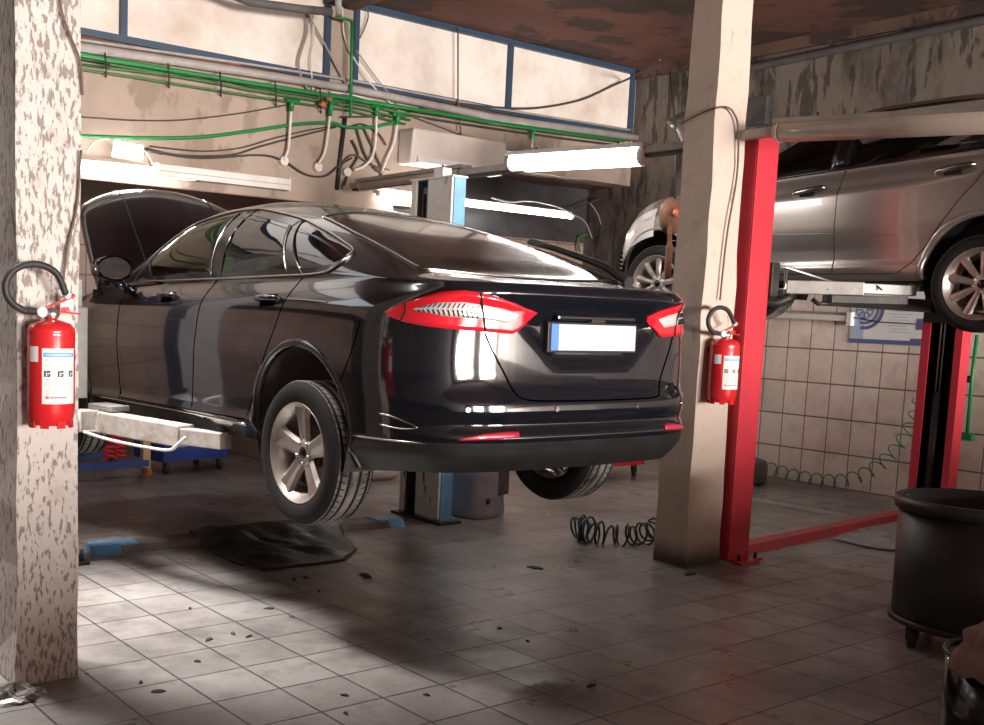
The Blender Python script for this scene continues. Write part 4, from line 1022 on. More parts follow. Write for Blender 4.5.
b = MB(); b.box((-.05, -.06, 0), (.16, .52, .018)); b.build('base_plate', M['dark_metal'], l2)
b = MB(); b.box((-.03, -.015, zt), (.115, .47, zt+.012)); b.box((-.01, .12, zt+.012), (.07, .22, zt+.075)); b.build('top_plate', M['whitepaint'], l2)
pB2 = Vector((4.42, 4.85, zB)); b = MB(); b.bar(Vector((5.15, 6.05, zA))-l2.location, Vector((4.6, 5.1, zB-.02))-l2.location, .12, .11); a2 = b.build('lift_arm', M['arm_metal'], l2, bevel=.006)
b = MB(); b.bar(Vector((4.72, 5.3, zB-.02))-l2.location, pB2-l2.location, .09, .085); b.build('arm_extension', M['arm_metal'], a2, bevel=.005)
f0 = on_z(91, 557); f1 = on_z(400, 527)
fb = thing('floor_crossbar', 'low rusty cover bar on the floor between the two posts of the pale lift', 'lift base', (0, 0, 0))
d = (f1-f0).normalized(); n_ = Vector((-d.y, d.x, 0))
def slab(b, p, q, w, h, lip=.03):
    b.hexa([p, q, q+n_*w, p+n_*w]+[v+Vector((0, 0, h)) for v in (p+n_*lip, q+n_*lip, q+n_*(w-lip), p+n_*(w-lip))])
b = MB(); slab(b, f0+d*.20, f1-d*.08, .24, .045); b.build('cover_plate', M['rustbar'], fb)
b = MB(); slab(b, f0+d*.03, f0+d*.32, .22, .052, .05); b.build('end_ramp', M['blue_post'], fb)
b = MB(); slab(b, f1-d*.16, f1+d*.05, .26, .052, .05); b.build('end_ramp', M['blue_post'], fb)

# ------------------------------------------------------------------ red lift under the silver car
r1 = thing('lift_post', 'red lift post standing against the whitewashed middle pillar', 'lift post', (5.985, 4.075, 0))
zt = z_on(757, 133, 4.08)
b = MB(); b.box((0, 0, .012), (.205, .015, zt)); b.box((0, .015, .012), (.015, .30, zt)); b.box((.0, .30, .012), (.205, .315, zt)); b.build('column', M['red'], r1, bevel=.003)
b = MB(); b.box((.205, -.0, .012), (.215, .07, zt)); b.box((.205, .25, .012), (.215, .315, zt)); b.build('column_lips', M['red'], r1)
b = MB(); b.box((.03, .03, .4), (.18, .28, 2.3)); b.build('carriage_slide', M['dark_metal'], r1)
b = MB(); b.box((.05, -.055, 0), (.30, .36, .012)); b.box((.0, -.10, .0), (.2, -.04, .014)); b.build('base_plate', M['red'], r1)
for x, y in ((.07, -.03), (.25, -.03), (.27, .3)):
    b = MB(); b.tube([(x, y, .012), (x, y, .055)], .011, 8); b.build('anchor_bolt', M['dark_metal'], r1)
b = MB(); b.box((-.03, .1, 1.50), (-.0, .16, 1.56)); b.box((-.05, .11, 1.515), (-.03, .15, 1.545)); b.build('limit_switch', M['grey_metal'], r1)
dl = Vector(r1.location); W_ = lambda x, y, X: on_x(x, y, X)-dl
b = MB(); p = W_(770, 280, 6.28); b.box((.215, -.02, p.z-.11), (.30, .29, p.z+.11)); b.build('carriage', M['dark_metal'], r1, bevel=.008)
b = MB(); b.bar(W_(785, 287, 6.40), W_(862, 289, 6.72), .11, .085); am = b.build('lift_arm', M['grey_metal'], r1, bevel=.006)
b = MB(); b.bar(W_(852, 288, 6.68), W_(914, 291, 6.98), .085, .065); b.build('arm_extension', M['grey_metal'], am, bevel=.005)
b = MB(); b.bar(W_(829, 299, 6.57), W_(905, 301, 6.92), .10, .05); b.build('arm_channel', M['dark_metal'], am, bevel=.004)
b = MB(); b.tube(smooth_path([W_(760, 300, 6.3), W_(775, 303, 6.35), W_(790, 297, 6.42)], 4), .03, 8); b.tube([W_(812, 299, 6.5), W_(818, 304, 6.52), W_(828, 303, 6.56)], .014, 8); b.build('arm_knuckle', M['dark_metal'], am)
b = MB(); b.lathe([(.05, -.03), (.05, .025), (.06, .03), (.06, .05), (0, .05)], o=tuple(W_(918, 286, 7.02)), n=18); b.build('lift_pad', M['brass'], am)
b = MB(); b.tube([W_(774, 266, 6.3), W_(788, 268, 6.40), W_(835, 283, 6.60)], .010, 6); b.tube([W_(776, 289, 6.32), W_(785, 289, 6.36), W_(786, 269, 6.38)], .010, 6); b.build('guard_rod', M['steel'], am)
for px in (822, 876):
    b = MB(); b.tube([W_(px-5, 291, 6.44+(px-800)*.0042), W_(px, 285, 6.44+(px-800)*.0042), W_(px+6, 290, 6.44+(px-800)*.0042)], .006, 6); b.build('arrow_mark', M['dark_metal'], am)
r2 = thing('lift_post', 'red lift post with a dark open channel, in front of the tiled wall', 'lift post', (8.75, 4.02, 0))
b = MB(); b.box((0, 0, .012), (.13, .02, 2.75)); b.box((.11, .02, .012), (.13, .295, 2.75)); b.box((0, .295, .012), (.13, .315, 2.75)); b.build('column', M['red'], r2, bevel=.003)
b = MB(); b.box((-.012, 0, .012), (0, .055, 2.75)); b.build('column_lip', M['red'], r2)
b = MB(); b.box((-.012, .25, .012), (0, .315, 2.75)); b.build('column_lip', M['red'], r2)
b = MB(); b.box((.06, .025, .02), (.105, .29, 2.7)); b.build('slide_channel', M['gap'], r2)
b = MB(); b.tube([(.03, .17, .05), (.03, .17, 1.05)], .030, 12); rm = b.build('ram', M['dark_metal'], r2)
b = MB(); b.tube([(.025, .155, 1.05), (.025, .155, 2.6)], .006, 6); b.tube([(.025, .185, 1.05), (.025, .185, 2.6)], .006, 6); b.build('lift_rope', M['rope'], rm)
b = MB(); b.box((-.10, -.06, 0), (.3, .42, .012)); b.build('base_plate', M['red'], r2)
b = MB(); b.box((-.06, .02, 1.60), (.0, .29, 1.84)); b.build('carriage', M['dark_metal'], r2)
b = MB(); b.bar((-.05, .1, 1.73), (-.55, -.6, 1.76), .11, .10); am2 = b.build('lift_arm', M['dark_metal'], r2)
b = MB(); b.bar((-.05, .25, 1.73), (-.5, .9, 1.76), .11, .10); b.build('lift_arm', M['dark_metal'], r2)
g0 = on_z(745, 556); g1 = on_z(900, 522); d = (g1-g0).normalized(); n_ = Vector((-d.y, d.x, 0)); g1 = g0+d*2.55
rb = thing('floor_crossbar', 'low red cover bar on the floor between the two red lift posts', 'lift base')
b = MB(); slab(b, g0, g1, .20, .05, .05); b.build('cover_plate', M['redbar'], rb)

# ------------------------------------------------------------------ rails and lamps
def fixture(name, a, b_, label, lit, w=.13, h=.085, group=None, tube=True):
    """strip light between two points: tray, diffuser, end caps"""
    a = Vector(a); b_ = Vector(b_); c = (a+b_)/2; t = thing(name, label, 'strip light', c); a -= c; b_ -= c; d = (b_-a).normalized()
    k = MB(); k.bar(a, b_, w, .03, (0, 0, 1)); k.v = [(x, y, z+h*.45) for x, y, z in k.v]; k.build('tray', M['whitepaint'] if lit else M['rail'], t, bevel=.004)
    k = MB(); k.tube([a+d*.03, a+d*.05, b_-d*.05, b_-d*.03], [h*.40, h*.52, h*.52, h*.40], 14); k.build('diffuser', M['lamp_on'] if lit else M['browntube'], t)
    for q in (.2, .8):
        p = a.lerp(b_, q); k = MB(); k.tube([p+Vector((0, 0, h*.5)), p+Vector((0, 0, h*.5+.035))], .008, 6); k.build('hanger', M['dark_metal'], t)
    for p, s_ in ((a, 1), (b_, -1)):
        k = MB(); k.tube([p, p+d*s_*.04], [h*.42, h*.55], 14); k.build('end_cap', M['whitepaint'] if lit else M['browntube'], t)
    return t
def railing(y0, y1, x, z, label):
    t = thing('lamp_rail', label, 'rail', (x, (y0+y1)/2, z)); dy = (y1-y0)/2
    b = MB(); b.box((-.045, -dy, .0), (.045, dy, .05)); b.build('rail_profile', M['rail'], t, bevel=.006)
    if y0 > 2: b = MB(); b.box((-.03, -dy+.02, -.02), (.03, dy-.02, .0)); b.build('cable_tray', M['dark_metal'], t)
    return t
rl = railing(4.38, 8.1, 5.78, 2.63, 'long weathered rail running from the middle pillar to the back wall')
railing(1.0, 4.14, 5.86, 2.665, 'weathered rail running from the middle pillar towards the viewer above the silver car')
pa = on_x(511, 163, 5.78); pb = on_x(648, 155, 5.78); fixture('strip_light', pa, pb, 'lit strip light under the rail, left of the middle pillar', True, .15, .135)
pa = on_x(360, 186, 5.78); pb = on_x(466, 172, 5.78); fixture('strip_light', pa, pb, 'unlit strip light under the far end of the rail, behind the blue and white post', False, .12, .095)
pa = on_x(776, 131.5, 5.86); pb = on_x(1010, 120, 5.86); fixture('strip_light', pa, pb, 'unlit brown strip light under the rail in front of the silver car roof', False, .10, .125)
def bare_tube(name, a, b_, label, mat, r=.019):
    a = Vector(a); b_ = Vector(b_); c = (a+b_)/2; t = thing(name, label, 'strip light', c); a -= c; b_ -= c; d = (b_-a).normalized()
    k = MB(); k.bar(a, b_, .05, .05); k.v = [(x, y+.04, z+.03) for x, y, z in k.v]; k.build('batten', M['whitepaint'], t, bevel=.004)
    k = MB(); k.tube([a+d*.03, b_-d*.03], r, 12); k.build('tube', mat, t)
    for p, s_ in ((a, 1), (b_, -1)):
        k = MB(); k.tube([p, p+d*s_*.03], r*1.25, 10); k.bar(p+d*s_*.015, p+d*s_*.015+Vector((0, .04, .03)), .03, .03, (1, 0, 0)); k.build('tube_holder', M['whitepaint'], t)
    return t
bare_tube('tube_light', on_y(60, 164, 8.242), on_y(203, 178, 8.242), 'lit bare tube on the back wall above the open bonnet', M['tube_on'], .028)
bare_tube('tube_light', on_y(377, 193, 8.242), on_y(573, 217, 8.242), 'lit bare tube behind the blue and white post, above the black car roof', M['tube_on'], .022)
t = thing('strip_light', 'unlit white strip light on the back wall, right of the lit tube', 'strip light', on_y(221, 177, 8.24))
a = on_y(156, 170, 8.24)-t.location; c = on_y(287, 185, 8.24)-t.location
b = MB(); b.bar(a, c, .09, .10); b.build('tray', M['whitepaint'], t, bevel=.008)
b = MB(); b.bar(a+Vector((0, -.048, -.005)), c+Vector((0, -.048, -.005)), .012, .006); b.build('tray_seam', M['greyink'], t)
for p, s_ in ((a, 1), (c, -1)):
    b = MB(); b.box((p.x-.01, p.y-.05, p.z-.055), (p.x+.01, p.y+.045, p.z+.055)); b.build('end_cap', M['whitepaint'], t)
t = thing('flood_light', 'square flood light shining on the back wall above the tubes', 'lamp', on_y(128, 150, 8.08), (radians(-16), radians(6), radians(-24)))
b = MB(); b.box((-.12, 0, -.06), (.12, .05, .06)); b.build('housing', M['whitepaint'], t, bevel=.008)
b = MB(); b.box((-.108, -.008, -.052), (.108, .004, .052)); b.build('lens', M['flood_on'], t)
b = MB(); b.tube([(-.125, .02, 0), (-.13, .14, .06), (.13, .14, .06), (.125, .02, 0)], .008, 6); b.build('bracket', M['grey_metal'], t)

# air conditioner
t = thing('air_conditioner', 'cream air conditioner on the back wall above the rail', 'air conditioner', (7.03, YF, 2.93))
b = MB(); b.hexa([(-.60, -.20, 0), (.60, -.20, 0), (.60, 0, 0), (-.60, 0, 0), (-.60, -.235, .33), (.60, -.235, .33), (.60, 0, .33), (-.60, 0, .33)]); b.build('casing', M['acwhite'], t, bevel=.03, seg=4)
b = MB(); b.hexa([(-.53, -.232, .02), (.56, -.232, .02), (.56, -.14, -.004), (-.53, -.14, -.004), (-.53, -.222, .075), (.56, -.222, .075), (.56, -.2, .07), (-.53, -.2, .07)]); b.build('air_vane', M['whitepaint'], t)
b = MB(); b.box((.30, -.245, .03), (.42, -.235, .05)); b.build('display', M['greyink'], t)

# ------------------------------------------------------------------ conduits and cables on the back wall
def run(name, mat, r, pts, label, cat='cable', Y=YF-.03, sm=6, n=7, group=None):
    P = [on_y(p[0], p[1], p[2] if len(p) > 2 else Y) for p in pts]
    if pts[0][0] <= 84 and pts[0][1] > 30: P.insert(0, P[0]+(P[0]-P[1]).normalized()*4)       # runs on behind the pillar
    b = MB(); b.tube(smooth_path(P, sm) if sm > 1 else P, r, n); return tag(b.build(name, M[mat]), label, cat, group)
run('conduit', 'greypipe', .036, [(60,44),(250,73),(352,89),(490,117),(637,138)], 'thick grey pipe along the back wall just under the window sill', 'pipe', YF-.05, 1, 10)
run('conduit', 'greypipe', .014, [(60,37),(250,64.5),(352,80.5),(490,107.5),(630,130)], 'thin grey pipe above the thick one under the window sill', 'pipe', YF-.02, 1, 8)
run('conduit', 'green', .019, [(60,50),(105,59),(250,83),(352,99),(490,122),(624,141)], 'bright green conduit running the whole width of the back wall', 'pipe', YF-.105, 1, 8)
run('conduit', 'oldgreen', .013, [(60,55),(110,64),(170,74),(210,76),(250,86),(352,103),(420,117)], 'dull green conduit just below the bright green one', 'pipe', YF-.04, 3, 7)
run('conduit', 'oldgreen', .012, [(60,62),(110,68),(165,75),(220,84),(250,90),(352,107),(410,120)], 'second dull green conduit, sagging between its clips', 'pipe', YF-.035, 3, 7)
run('conduit', 'oldgreen', .012, [(60,66),(120,75),(250,96),(352,111),(405,124)], 'lowest dull green conduit of the bundle', 'pipe', YF-.03, 1, 7)
run('conduit', 'cable', .012, [(395,113),(490,128),(560,138),(624,146)], 'dark cable bundle under the green conduit on the right', 'pipe', YF-.03, 1, 7)
for i, x in enumerate((105, 168, 220, 275, 320)):
    y0 = 46+(x-80)*.166; run('pipe_clip', 'dark_metal', .007, [(x, y0+2, YF-.005), (x, y0+4, YF-.13), (x+1, y0+12, YF-.13), (x+1, y0+24, YF-.055), (x+1, y0+27, YF-.005)], 'small dark clip holding the green conduit bundle', 'clip', sm=1, n=6, group='clips on the conduit bundle')
run('conduit', 'green', .015, [(352,22),(351.5,60),(350.5,116)], 'upright bright green pipe beside the right window', 'pipe', YF-.11, 1, 8)
run('conduit', 'green', .014, [(336,16),(352,21)], 'short bright green pipe piece under the beam', 'pipe', YF-.12, 1, 8)
run('air_hose', 'green', .016, [(84,136),(140,138),(200,137),(250,131),(300,124),(332,123),(346,127),(372,127),(396,122)], 'sagging bright green hose across the plaster', 'hose', YF-.03)
hooks = [((292,99),(291,111),[(291,110),(289.5,135),(288,150),(284,160)],'first'),((331.5,99),(330,116),[(330,114),(327,140),(324,154),(318,164)],'second'),((377,104),(376.5,116),[(376.5,115),(375.5,140),(372,157),(364,166),(354,170)],'third'),((398,113),(397,125),[(397,122),(394,142),(387,158),(382,171)],'fourth')]
for (p, q, w, nm) in hooks:
    t = thing('drop_pipe', nm+' white drop pipe from the left hanging from the green conduits', 'pipe', on_y(p[0], p[1], YF-.07))
    k = MB(); k.tube([on_y(p[0], p[1], YF-.07)-t.location, on_y(q[0], q[1], YF-.05)-t.location], .024, 10); k.tube([on_y(p[0]-6, p[1]+1, YF-.05)-t.location, on_y(p[0]+7, p[1]+3, YF-.05)-t.location], .021, 8); k.build('tee', M['green'], t)
    k = MB(); k.tube(smooth_path([on_y(x, y, YF-.05)-t.location for x, y in w], 5), .0125, 8); k.build('drop_tube', M['whitepvc'], t)
t = thing('drop_pipe', 'short white drop pipe at the right end of the green conduit', 'pipe', on_y(533, 131, YF-.07))
k = MB(); k.tube([on_y(533, 129, YF-.07)-t.location, on_y(533, 138, YF-.05)-t.location], .022, 8); k.build('tee', M['green'], t)
k = MB(); k.tube([on_y(533, 138, YF-.05)-t.location, on_y(532, 147, YF-.05)-t.location], .009, 8); k.build('drop_tube', M['whitepvc'], t)
for p, lab in (((284,161),'pale wall box under the first white drop pipe'), ((318,167),'pale wall box under the second white drop pipe'), ((347,172), 'pale wall box beside the third white drop pipe')):
    c = on_y(p[0], p[1], YF-.03); k = MB(); k.tube([c+Vector((0, .035, 0)), c+Vector((0, -.015, 0))], .042, 14); tag(k.build('junction_box', M['whitepvc'], bevel=.004), lab, 'wall box')
for p, lab in (((322,104), 'orange plug among the green conduits, by the second drop pipe'), ((328,97), 'orange plug just above the lower orange plug')):
    c = on_y(p[0], p[1], YF-.08); k = MB(); k.tube([c+Vector((-.03, 0, .01)), c+Vector((.03, 0, -.01))], [.022, .03], 10); tag(k.build('plug', M['plug']), lab, 'plug')
W = [('cable',.006,[(84,117),(130,120),(180,120),(235,114),(270,108),(291,104)],'thin dark cable sagging above the green hose'),
 ('cable',.006,[(150,146),(200,151),(240,148),(275,138),(310,130),(335,126)],'dark cable crossing just below the green hose'),
 ('cable',.008,[(146,148),(180,155),(230,155),(262,146),(300,136),(336,127)],'frayed dark cable above the unlit strip light'),
 ('cable',.009,[(146,150),(200,158),(260,155),(284,161),(305,174),(325,176),(340,165),(352,158)],'dark cable drooping below the wall boxes'),
 ('greycable',.010,[(200,-14),(250,0),(292,9),(306,14),(318,32),(336,66),(350,92)],'grey cable sweeping down from the top left over the blue jamb'),
 ('greycable',.011,[(306,12),(307,32),(300,55),(299,68),(304,84),(314,95)],'curved grey cable looping down in front of the left window'),
 ('whitepvc',.007,[(312,12),(314,40),(311,60),(313,92)],'white cable hanging in front of the left window'),
 ('whitepvc',.007,[(342,-6),(343,25),(346,42),(355,60),(372,85),(396,108)],'white cable falling from the beam to the cable knot'),
 ('greycable',.006,[(356,50),(378,80),(398,104)],'thin grey cable slanting in front of the right window'),
 ('whitepvc',.008,[(330,92),(352,95),(380,103),(400,110)],'white cable lying over the green conduits'),
 ('greycable',.014,[(396,110),(425,120),(470,137),(500,148),(530,155)],'thick beige cable sloping down above the air conditioner'),
 ('cable',.012,[(390,117),(420,109),(450,103),(490,107),(535,108),(580,100),(612,86),(632,77,8.1),(660,60,7.2)],'black cable slung across the right window up to the ceiling'),
 ('brown_cable',.007,[(366,6),(368,18),(360,38)],'short brown cable at the beam end'),
 ('cable',.008,[(340,117),(395,116),(398,114)],'short black cable under the upright green pipe'),
 ('cable',.010,[(356,125),(360,140),(368,160),(385,178)],'dark cable of the tangle beside the third drop pipe'),
 ('cable',.010,[(352,140),(358,155),(350,170),(344,185)],'dark cable hanging beside the unlit lamp end'),
 ('brown_cable',.010,[(364,128),(372,145),(378,160),(384,172)],'brown cable of the tangle left of the air conditioner'),
 ('cable',.008,[(348,128),(362,124),(378,133),(386,145)],'black loop at the top of the cable tangle'),
 ('brown_cable',.008,[(338,175),(345,160),(355,155),(372,165),(390,170)],'brown cable curled round the pale wall box'),
 ('whitepvc',.006,[(88,150),(95,142),(110,138),(120,140)],'white wire left of the flood light'),
 ('whitepvc',.007,[(143,150),(148,155),(155,169)],'white wire from the flood light to the strip light'),
 ('cable',.006,[(144,149),(150,151),(162,154)],'black wire behind the flood light')]
for mat, r, pts, lab in W: run('cable', mat, r, pts, lab)
run('flat_bar', 'dark_metal', .020, [(345,118,YF-.02),(340,160,YF-.02),(337,190,YF-.02)], 'upright dark rail hanging beside the pilaster cables', 'bar', sm=1)
run('ceiling_pipe', 'bark', .035, [(190,-22,8.0),(250,2,8.0),(300,9,8.0),(331,12,8.0)], 'dark pipe coming in at the top left towards the beam', 'pipe', sm=1, n=10)
run('ceiling_pipe', 'greypipe', .03, [(338,-8,8.1),(339,15,8.1)], 'short pale pipe standing under the beam', 'pipe', sm=1, n=10)
# cable mess in the right bay
for mat, r, pts, lab in [('whitepvc',.007,[(492,198,8.15),(510,202,8.15),(530,201,8.15),(555,206,8.15),(572,214,8.15),(585,222,8.3),(592,238,8.6)],'white wire trailing over the lit tube and down the tiles'),
  ('greycable',.007,[(590,203,8.7),(598,215,8.7),(603,232,8.7),(609,248,8.7)],'grey wire hanging in front of the tiled bay'),
  ('cable',.012,[(535,172,8.5),(565,182,8.5),(595,182,8.5),(630,176,8.5)],'black cable strung under the lit strip light'),
  ('cable',.010,[(575,208,8.7),(592,202,8.7),(606,196,8.7),(618,191,8.7)],'black cable rising to the right of the lit tube'),
  ('cable',.010,[(616,176,8.7),(618,200,8.7),(616,225,8.7),(611,240,8.7)],'black cable hanging down beside the silver car nose'),
  ('oldgreen',.014,[(580,252,8.9),(580,236,8.9),(612,236,8.9)],'bent green pipe on the tiles of the right bay'),
  ('cable',.009,[(606,190,8.7),(612,200,8.7),(619,190,8.7)],'black cable loop above the silver bonnet')]:
    run('cable', mat, r, pts, lab)
t = thing('lifting_hook', 'rusty brown pulley block with a hanging strap beside the middle pillar', 'pulley', on_x(672, 215, 6.30))
k = MB(); k.lathe([(0, .10), (.05, .095), (.085, .06), (.10, 0), (.085, -.07), (.05, -.11), (0, -.12)], n=16); k.v = [(x*1.1, y*.8, z*1.15) for x, y, z in k.v]; k.build('block', M['rust'], t)
k = MB(); k.lathe([(0, -.02), (.028, -.018), (.03, .0)], o=(-.06, -.075, .005), axis='y', n=14); k.build('round_cap', M['plug'], t)
k = MB(); k.tube(smooth_path([(-.065, -.03, -.05), (-.06, -.04, -.16), (-.055, -.04, -.26), (-.06, -.04, -.36), (-.05, -.04, -.44)], 5), [.016]*8+[.024]*13, 8); k.build('strap', M['rust'], t)
k = MB(); k.tube([(.02, 0, .1), (.04, .05, .6), (.0, .1, 1.0)], .008, 6); k.build('hanger_wire', M['dark_metal'], t)

# ------------------------------------------------------------------ right wall
t = thing('wall_poster', 'white and blue tyre poster on the tiled wall behind the lift arm', 'poster', (XW-.012, 5.19, 1.41))
def pz(x, y): v = on_x(x, y, XW-.012)-t.location; return v
k = MB(); k.box((0, -.40, 0), (.01, .335, .52)); k.build('board', M['label'], t)
k = MB(); k.box((-.003, -.40, -.012), (.008, .335, .028)); k.box((-.003, -.34, .027), (.008, -.24, .05)); k.build('foot_band', M['navy'], t)
k = MB(); k.box((-.002, .20, .03), (.004, .325, .30)); k.build('side_block', M['paleblue'], t)
k = MB(); cy, cz = .205, .30
for r0, r1, a0, a1 in ((.155, .185, -100, 40), (.115, .135, -110, 60), (.075, .085, 0, 360), (.022, .03, 0, 360)):
    k.grid([[(-.005, cy-rr*cos(radians(a0+(a1-a0)*i/24)), cz+rr*sin(radians(a0+(a1-a0)*i/24))) for rr in (r0, r1)] for i in range(25)])
for q in range(8):
    a = q*pi/4; k.bar((-.005, cy-.03*cos(a), cz+.03*sin(a)), (-.005, cy-.075*cos(a), cz+.075*sin(a)), .012, .002, (1, 0, 0))
k.build('tyre_drawing', M['navy'], t, recalc=False)
k = MB()
for y0, z0 in ((-.36, .30), (-.36, .13)): k.box((-.003, y0, z0), (.004, y0+.075, z0+.10))
k.build('small_pictures', M['navy'], t)
k = MB()
for i in range(13): k.box((-.002, -.24+.02*(i % 3), .10+i*.027), (.004, -.03-.03*(i % 2), .108+i*.027))
k.build('printed_lines', M['paleblue'], t)
t = thing('wall_rail', 'cream rail fixed along the tiled wall, ending at the poster', 'rail', (XW-.04, 6.5, 1.60))
a = on_x(720, 312.5, XW-.04)-t.location; c = on_x(851, 318.5, XW-.04)-t.location
k = MB(); k.bar(a, c, .05, .055); k.build('rail_bar', M['whitepaint'], t, bevel=.006)
k = MB(); k.bar(a+Vector((-.0, 0, .045)), c+Vector((0, 0, .045)), .02, .016); k.build('upper_wire', M['rail'], t)
k = MB(); k.box((c.x-.035, c.y-.02, c.z-.07), (c.x+.03, c.y+.03, c.z+.06)); k.build('end_cap', M['whitepaint'], t, bevel=.006)
run_x = lambda pts, X: [on_x(x, y, X) for x, y in pts]
k = MB(); k.tube(run_x([(851,317),(880,322),(935,325)], XW-.03), .006, 6); tag(k.build('cable', M['cable']), 'thin black cable crossing the poster on the tiled wall', 'cable')
t = thing('wall_tool', 'green bar tool hung on the tiled wall right of the red post', 'tool', on_x(970, 405, XW-.05))
q = run_x([(977,335),(972,378),(967,438)], XW-.05); k = MB(); k.tube([p-t.location for p in q], .016, 8); k.box(tuple(q[2]-t.location+Vector((-.03, -.045, -.02))), tuple(q[2]-t.location+Vector((.03, .045, .04)))); k.build('bar', M['green'], t)
k = MB(); p = on_x(967, 379, XW-.03)-t.location; k.box((p.x-.03, p.y-.03, p.z-.03), (p.x+.03, p.y+.03, p.z+.03)); p = on_x(962, 436, XW-.03)-t.location; k.box((p.x-.02, p.y-.02, p.z-.015), (p.x+.03, p.y+.08, p.z+.015)); k.build('clip', M['dark_metal'], t)
def coil(path, r, pitch, tr, up=Vector((0, 0, 1)), jit=0., seed=1):
    rng = random.Random(seed); P = smooth_path(path, 12); L = [0]
    for a, c in zip(P, P[1:]): L.append(L[-1]+(c-a).length)
    T = L[-1]; n = int(T/pitch*14); out = []; j = 0
    for i in range(n+1):
        s_ = T*i/n
        while j < len(L)-2 and L[j+1] < s_: j += 1
        f = (s_-L[j])/max(1e-9, L[j+1]-L[j]); c = P[j].lerp(P[j+1], f); d = (P[j+1]-P[j]).normalized(); sx = d.cross(up).normalized(); uz = sx.cross(d)
        a = 2*pi*s_/pitch; rr = r*(1+jit*sin(a*.37+seed)); out.append(c+sx*cos(a)*rr+uz*sin(a)*rr+d*jit*r*sin(a*.5))
    k = MB(); k.tube(out, tr, 6); return k
k = coil(run_x([(738,452),(757,464),(775,470),(800,477),(830,481),(850,479),(872,470),(890,456),(904,438),(914,420),(920,400)], XW-.12), .062, .125, .006)
tag(k.build('air_hose', M['hosegreen']), 'thin green coiled hose sagging along the foot of the tiled wall', 'hose')
c = on_z(733, 481); t = thing('spare_tyre', 'tyre lying flat on the floor by the tiled wall, half hidden by the red post', 'tyre', (c.x, c.y+.0, 0))
k = MB(); R = .31; k.lathe([(.20, .01), (.27, 0), (R-.01, .02)]+[v for i in range(5) for v in ((R, .03+i*.035), (R, .052+i*.035), (R-.012, .055+i*.035), (R-.012, .062+i*.035))]+[(R-.01, .21), (.27, .225), (.20, .215), (.19, .11), (.20, .01)], n=40); k.build('tread', M['tyre'] if 0 else M['bark'], t)
# floor line beyond the red bar
a = on_z(752, 499); c = on_z(885, 523); d = (c-a).normalized(); w = Vector((-d.y, d.x, 0))*.075
k = MB(); k.add([a-w+Vector((0, 0, .002)), c-w+Vector((0, 0, .002)), c+w+Vector((0, 0, .002)), a+w+Vector((0, 0, .002))], [(0, 1, 2, 3)], False); structure(k.build('trim_5', M['paintline']), 'pale strip across the floor beyond the red bar')

# ------------------------------------------------------------------ things on the floor
c0 = on_z(900, 640)
bc = Vector((5.50, 2.37, 0)); br = .36
t = thing('waste_bin', 'round black waste bin on castors at the right edge', 'bin', bc)
zt, zb_ = .72, .12
k = MB(); k.lathe([(0, zb_), (br*.93, zb_), (br*.965, zb_+.02), (br*.985, zt-.06), (br*.97, zt-.06), (br*.95, zt), (br*.90, zt), (br*.90, zb_+.05), (0, zb_+.05)], n=56); k.build('tub', M['bin'], t)
k = MB(); k.lathe([(br*.99, zt-.055), (br*1.03, zt-.05), (br*1.045, zt-.02), (br*1.03, zt+.008), (br*.96, zt+.012), (br*.95, zt-.02)], n=56); k.build('rim', M['bin'], t)
k = MB(); k.lathe([(br*.96, zb_-.012), (br*1.0, zb_-.008), (br*1.0, zb_+.018), (br*.96, zb_+.02)], n=56); k.build('foot_ring', M['bin'], t)
def castor(parent, x, y, ztop, wr, mat='hose', ww=.028, yaw=0., metal='steel'):
    k = MB(); e = Vector((cos(yaw), sin(yaw), 0)); s_ = Vector((-sin(yaw), cos(yaw), 0)); c = Vector((x, y, wr))+e*.02
    k.bar(Vector((x, y, ztop-.012))-e*.03, Vector((x, y, ztop-.012))+e*.03, .06, .012)
    for q in (-1, 1): k.hexa([c+s_*q*(ww*.75)+e*a+Vector((0, 0, z)) for z, a in ((-.012, -.012), (-.012, .012))for _ in (0,)]+[] if 0 else [c+s_*(q*ww*.62)+e*-.012+Vector((0,0,-.01)), c+s_*(q*ww*.85)+e*-.012+Vector((0,0,-.01)), c+s_*(q*ww*.85)+e*.012+Vector((0,0,-.01)), c+s_*(q*ww*.62)+e*.012+Vector((0,0,-.01)), Vector((x,y,ztop-.012))+s_*(q*ww*.62)-e*.02, Vector((x,y,ztop-.012))+s_*(q*ww*.85)-e*.02, Vector((x,y,ztop-.012))+s_*(q*ww*.85)+e*.02, Vector((x,y,ztop-.012))+s_*(q*ww*.62)+e*.02])
    o = k.build('castor', M[metal], parent)
    k = MB(); k.tube([c-s_*ww*.5, c-s_*ww*.48, c+s_*ww*.48, c+s_*ww*.5], [wr*.9, wr, wr, wr*.9], 20); k.tube([c-s_*ww*.56, c+s_*ww*.56], wr*.4, 12); k.build('castor_wheel', M[mat], o); return o
for a in (radians(150), radians(240), radians(330), radians(60)): castor(t, br*.80*cos(a), br*.80*sin(a), zb_, .05, 'hose', .035, radians(200), 'dark_metal')
dc = ray(1022, 660)*3.2; dz = HC+dc.z; dc = Vector((dc.x, dc.y, 0))
t = thing('steel_drum', 'black open drum in the bottom right corner', 'drum', dc)
dr = .20
k = MB(); k.lathe([(0, 0), (dr*.97, 0), (dr, .01), (dr, .2), (dr*1.02, .21), (dr, .22), (dr, .40), (dr*1.02, .41), (dr, .42), (dr, dz), (dr*.97, dz), (dr*.97, .02), (0, .02)], n=48); k.build('shell', M['black_trim'], t)
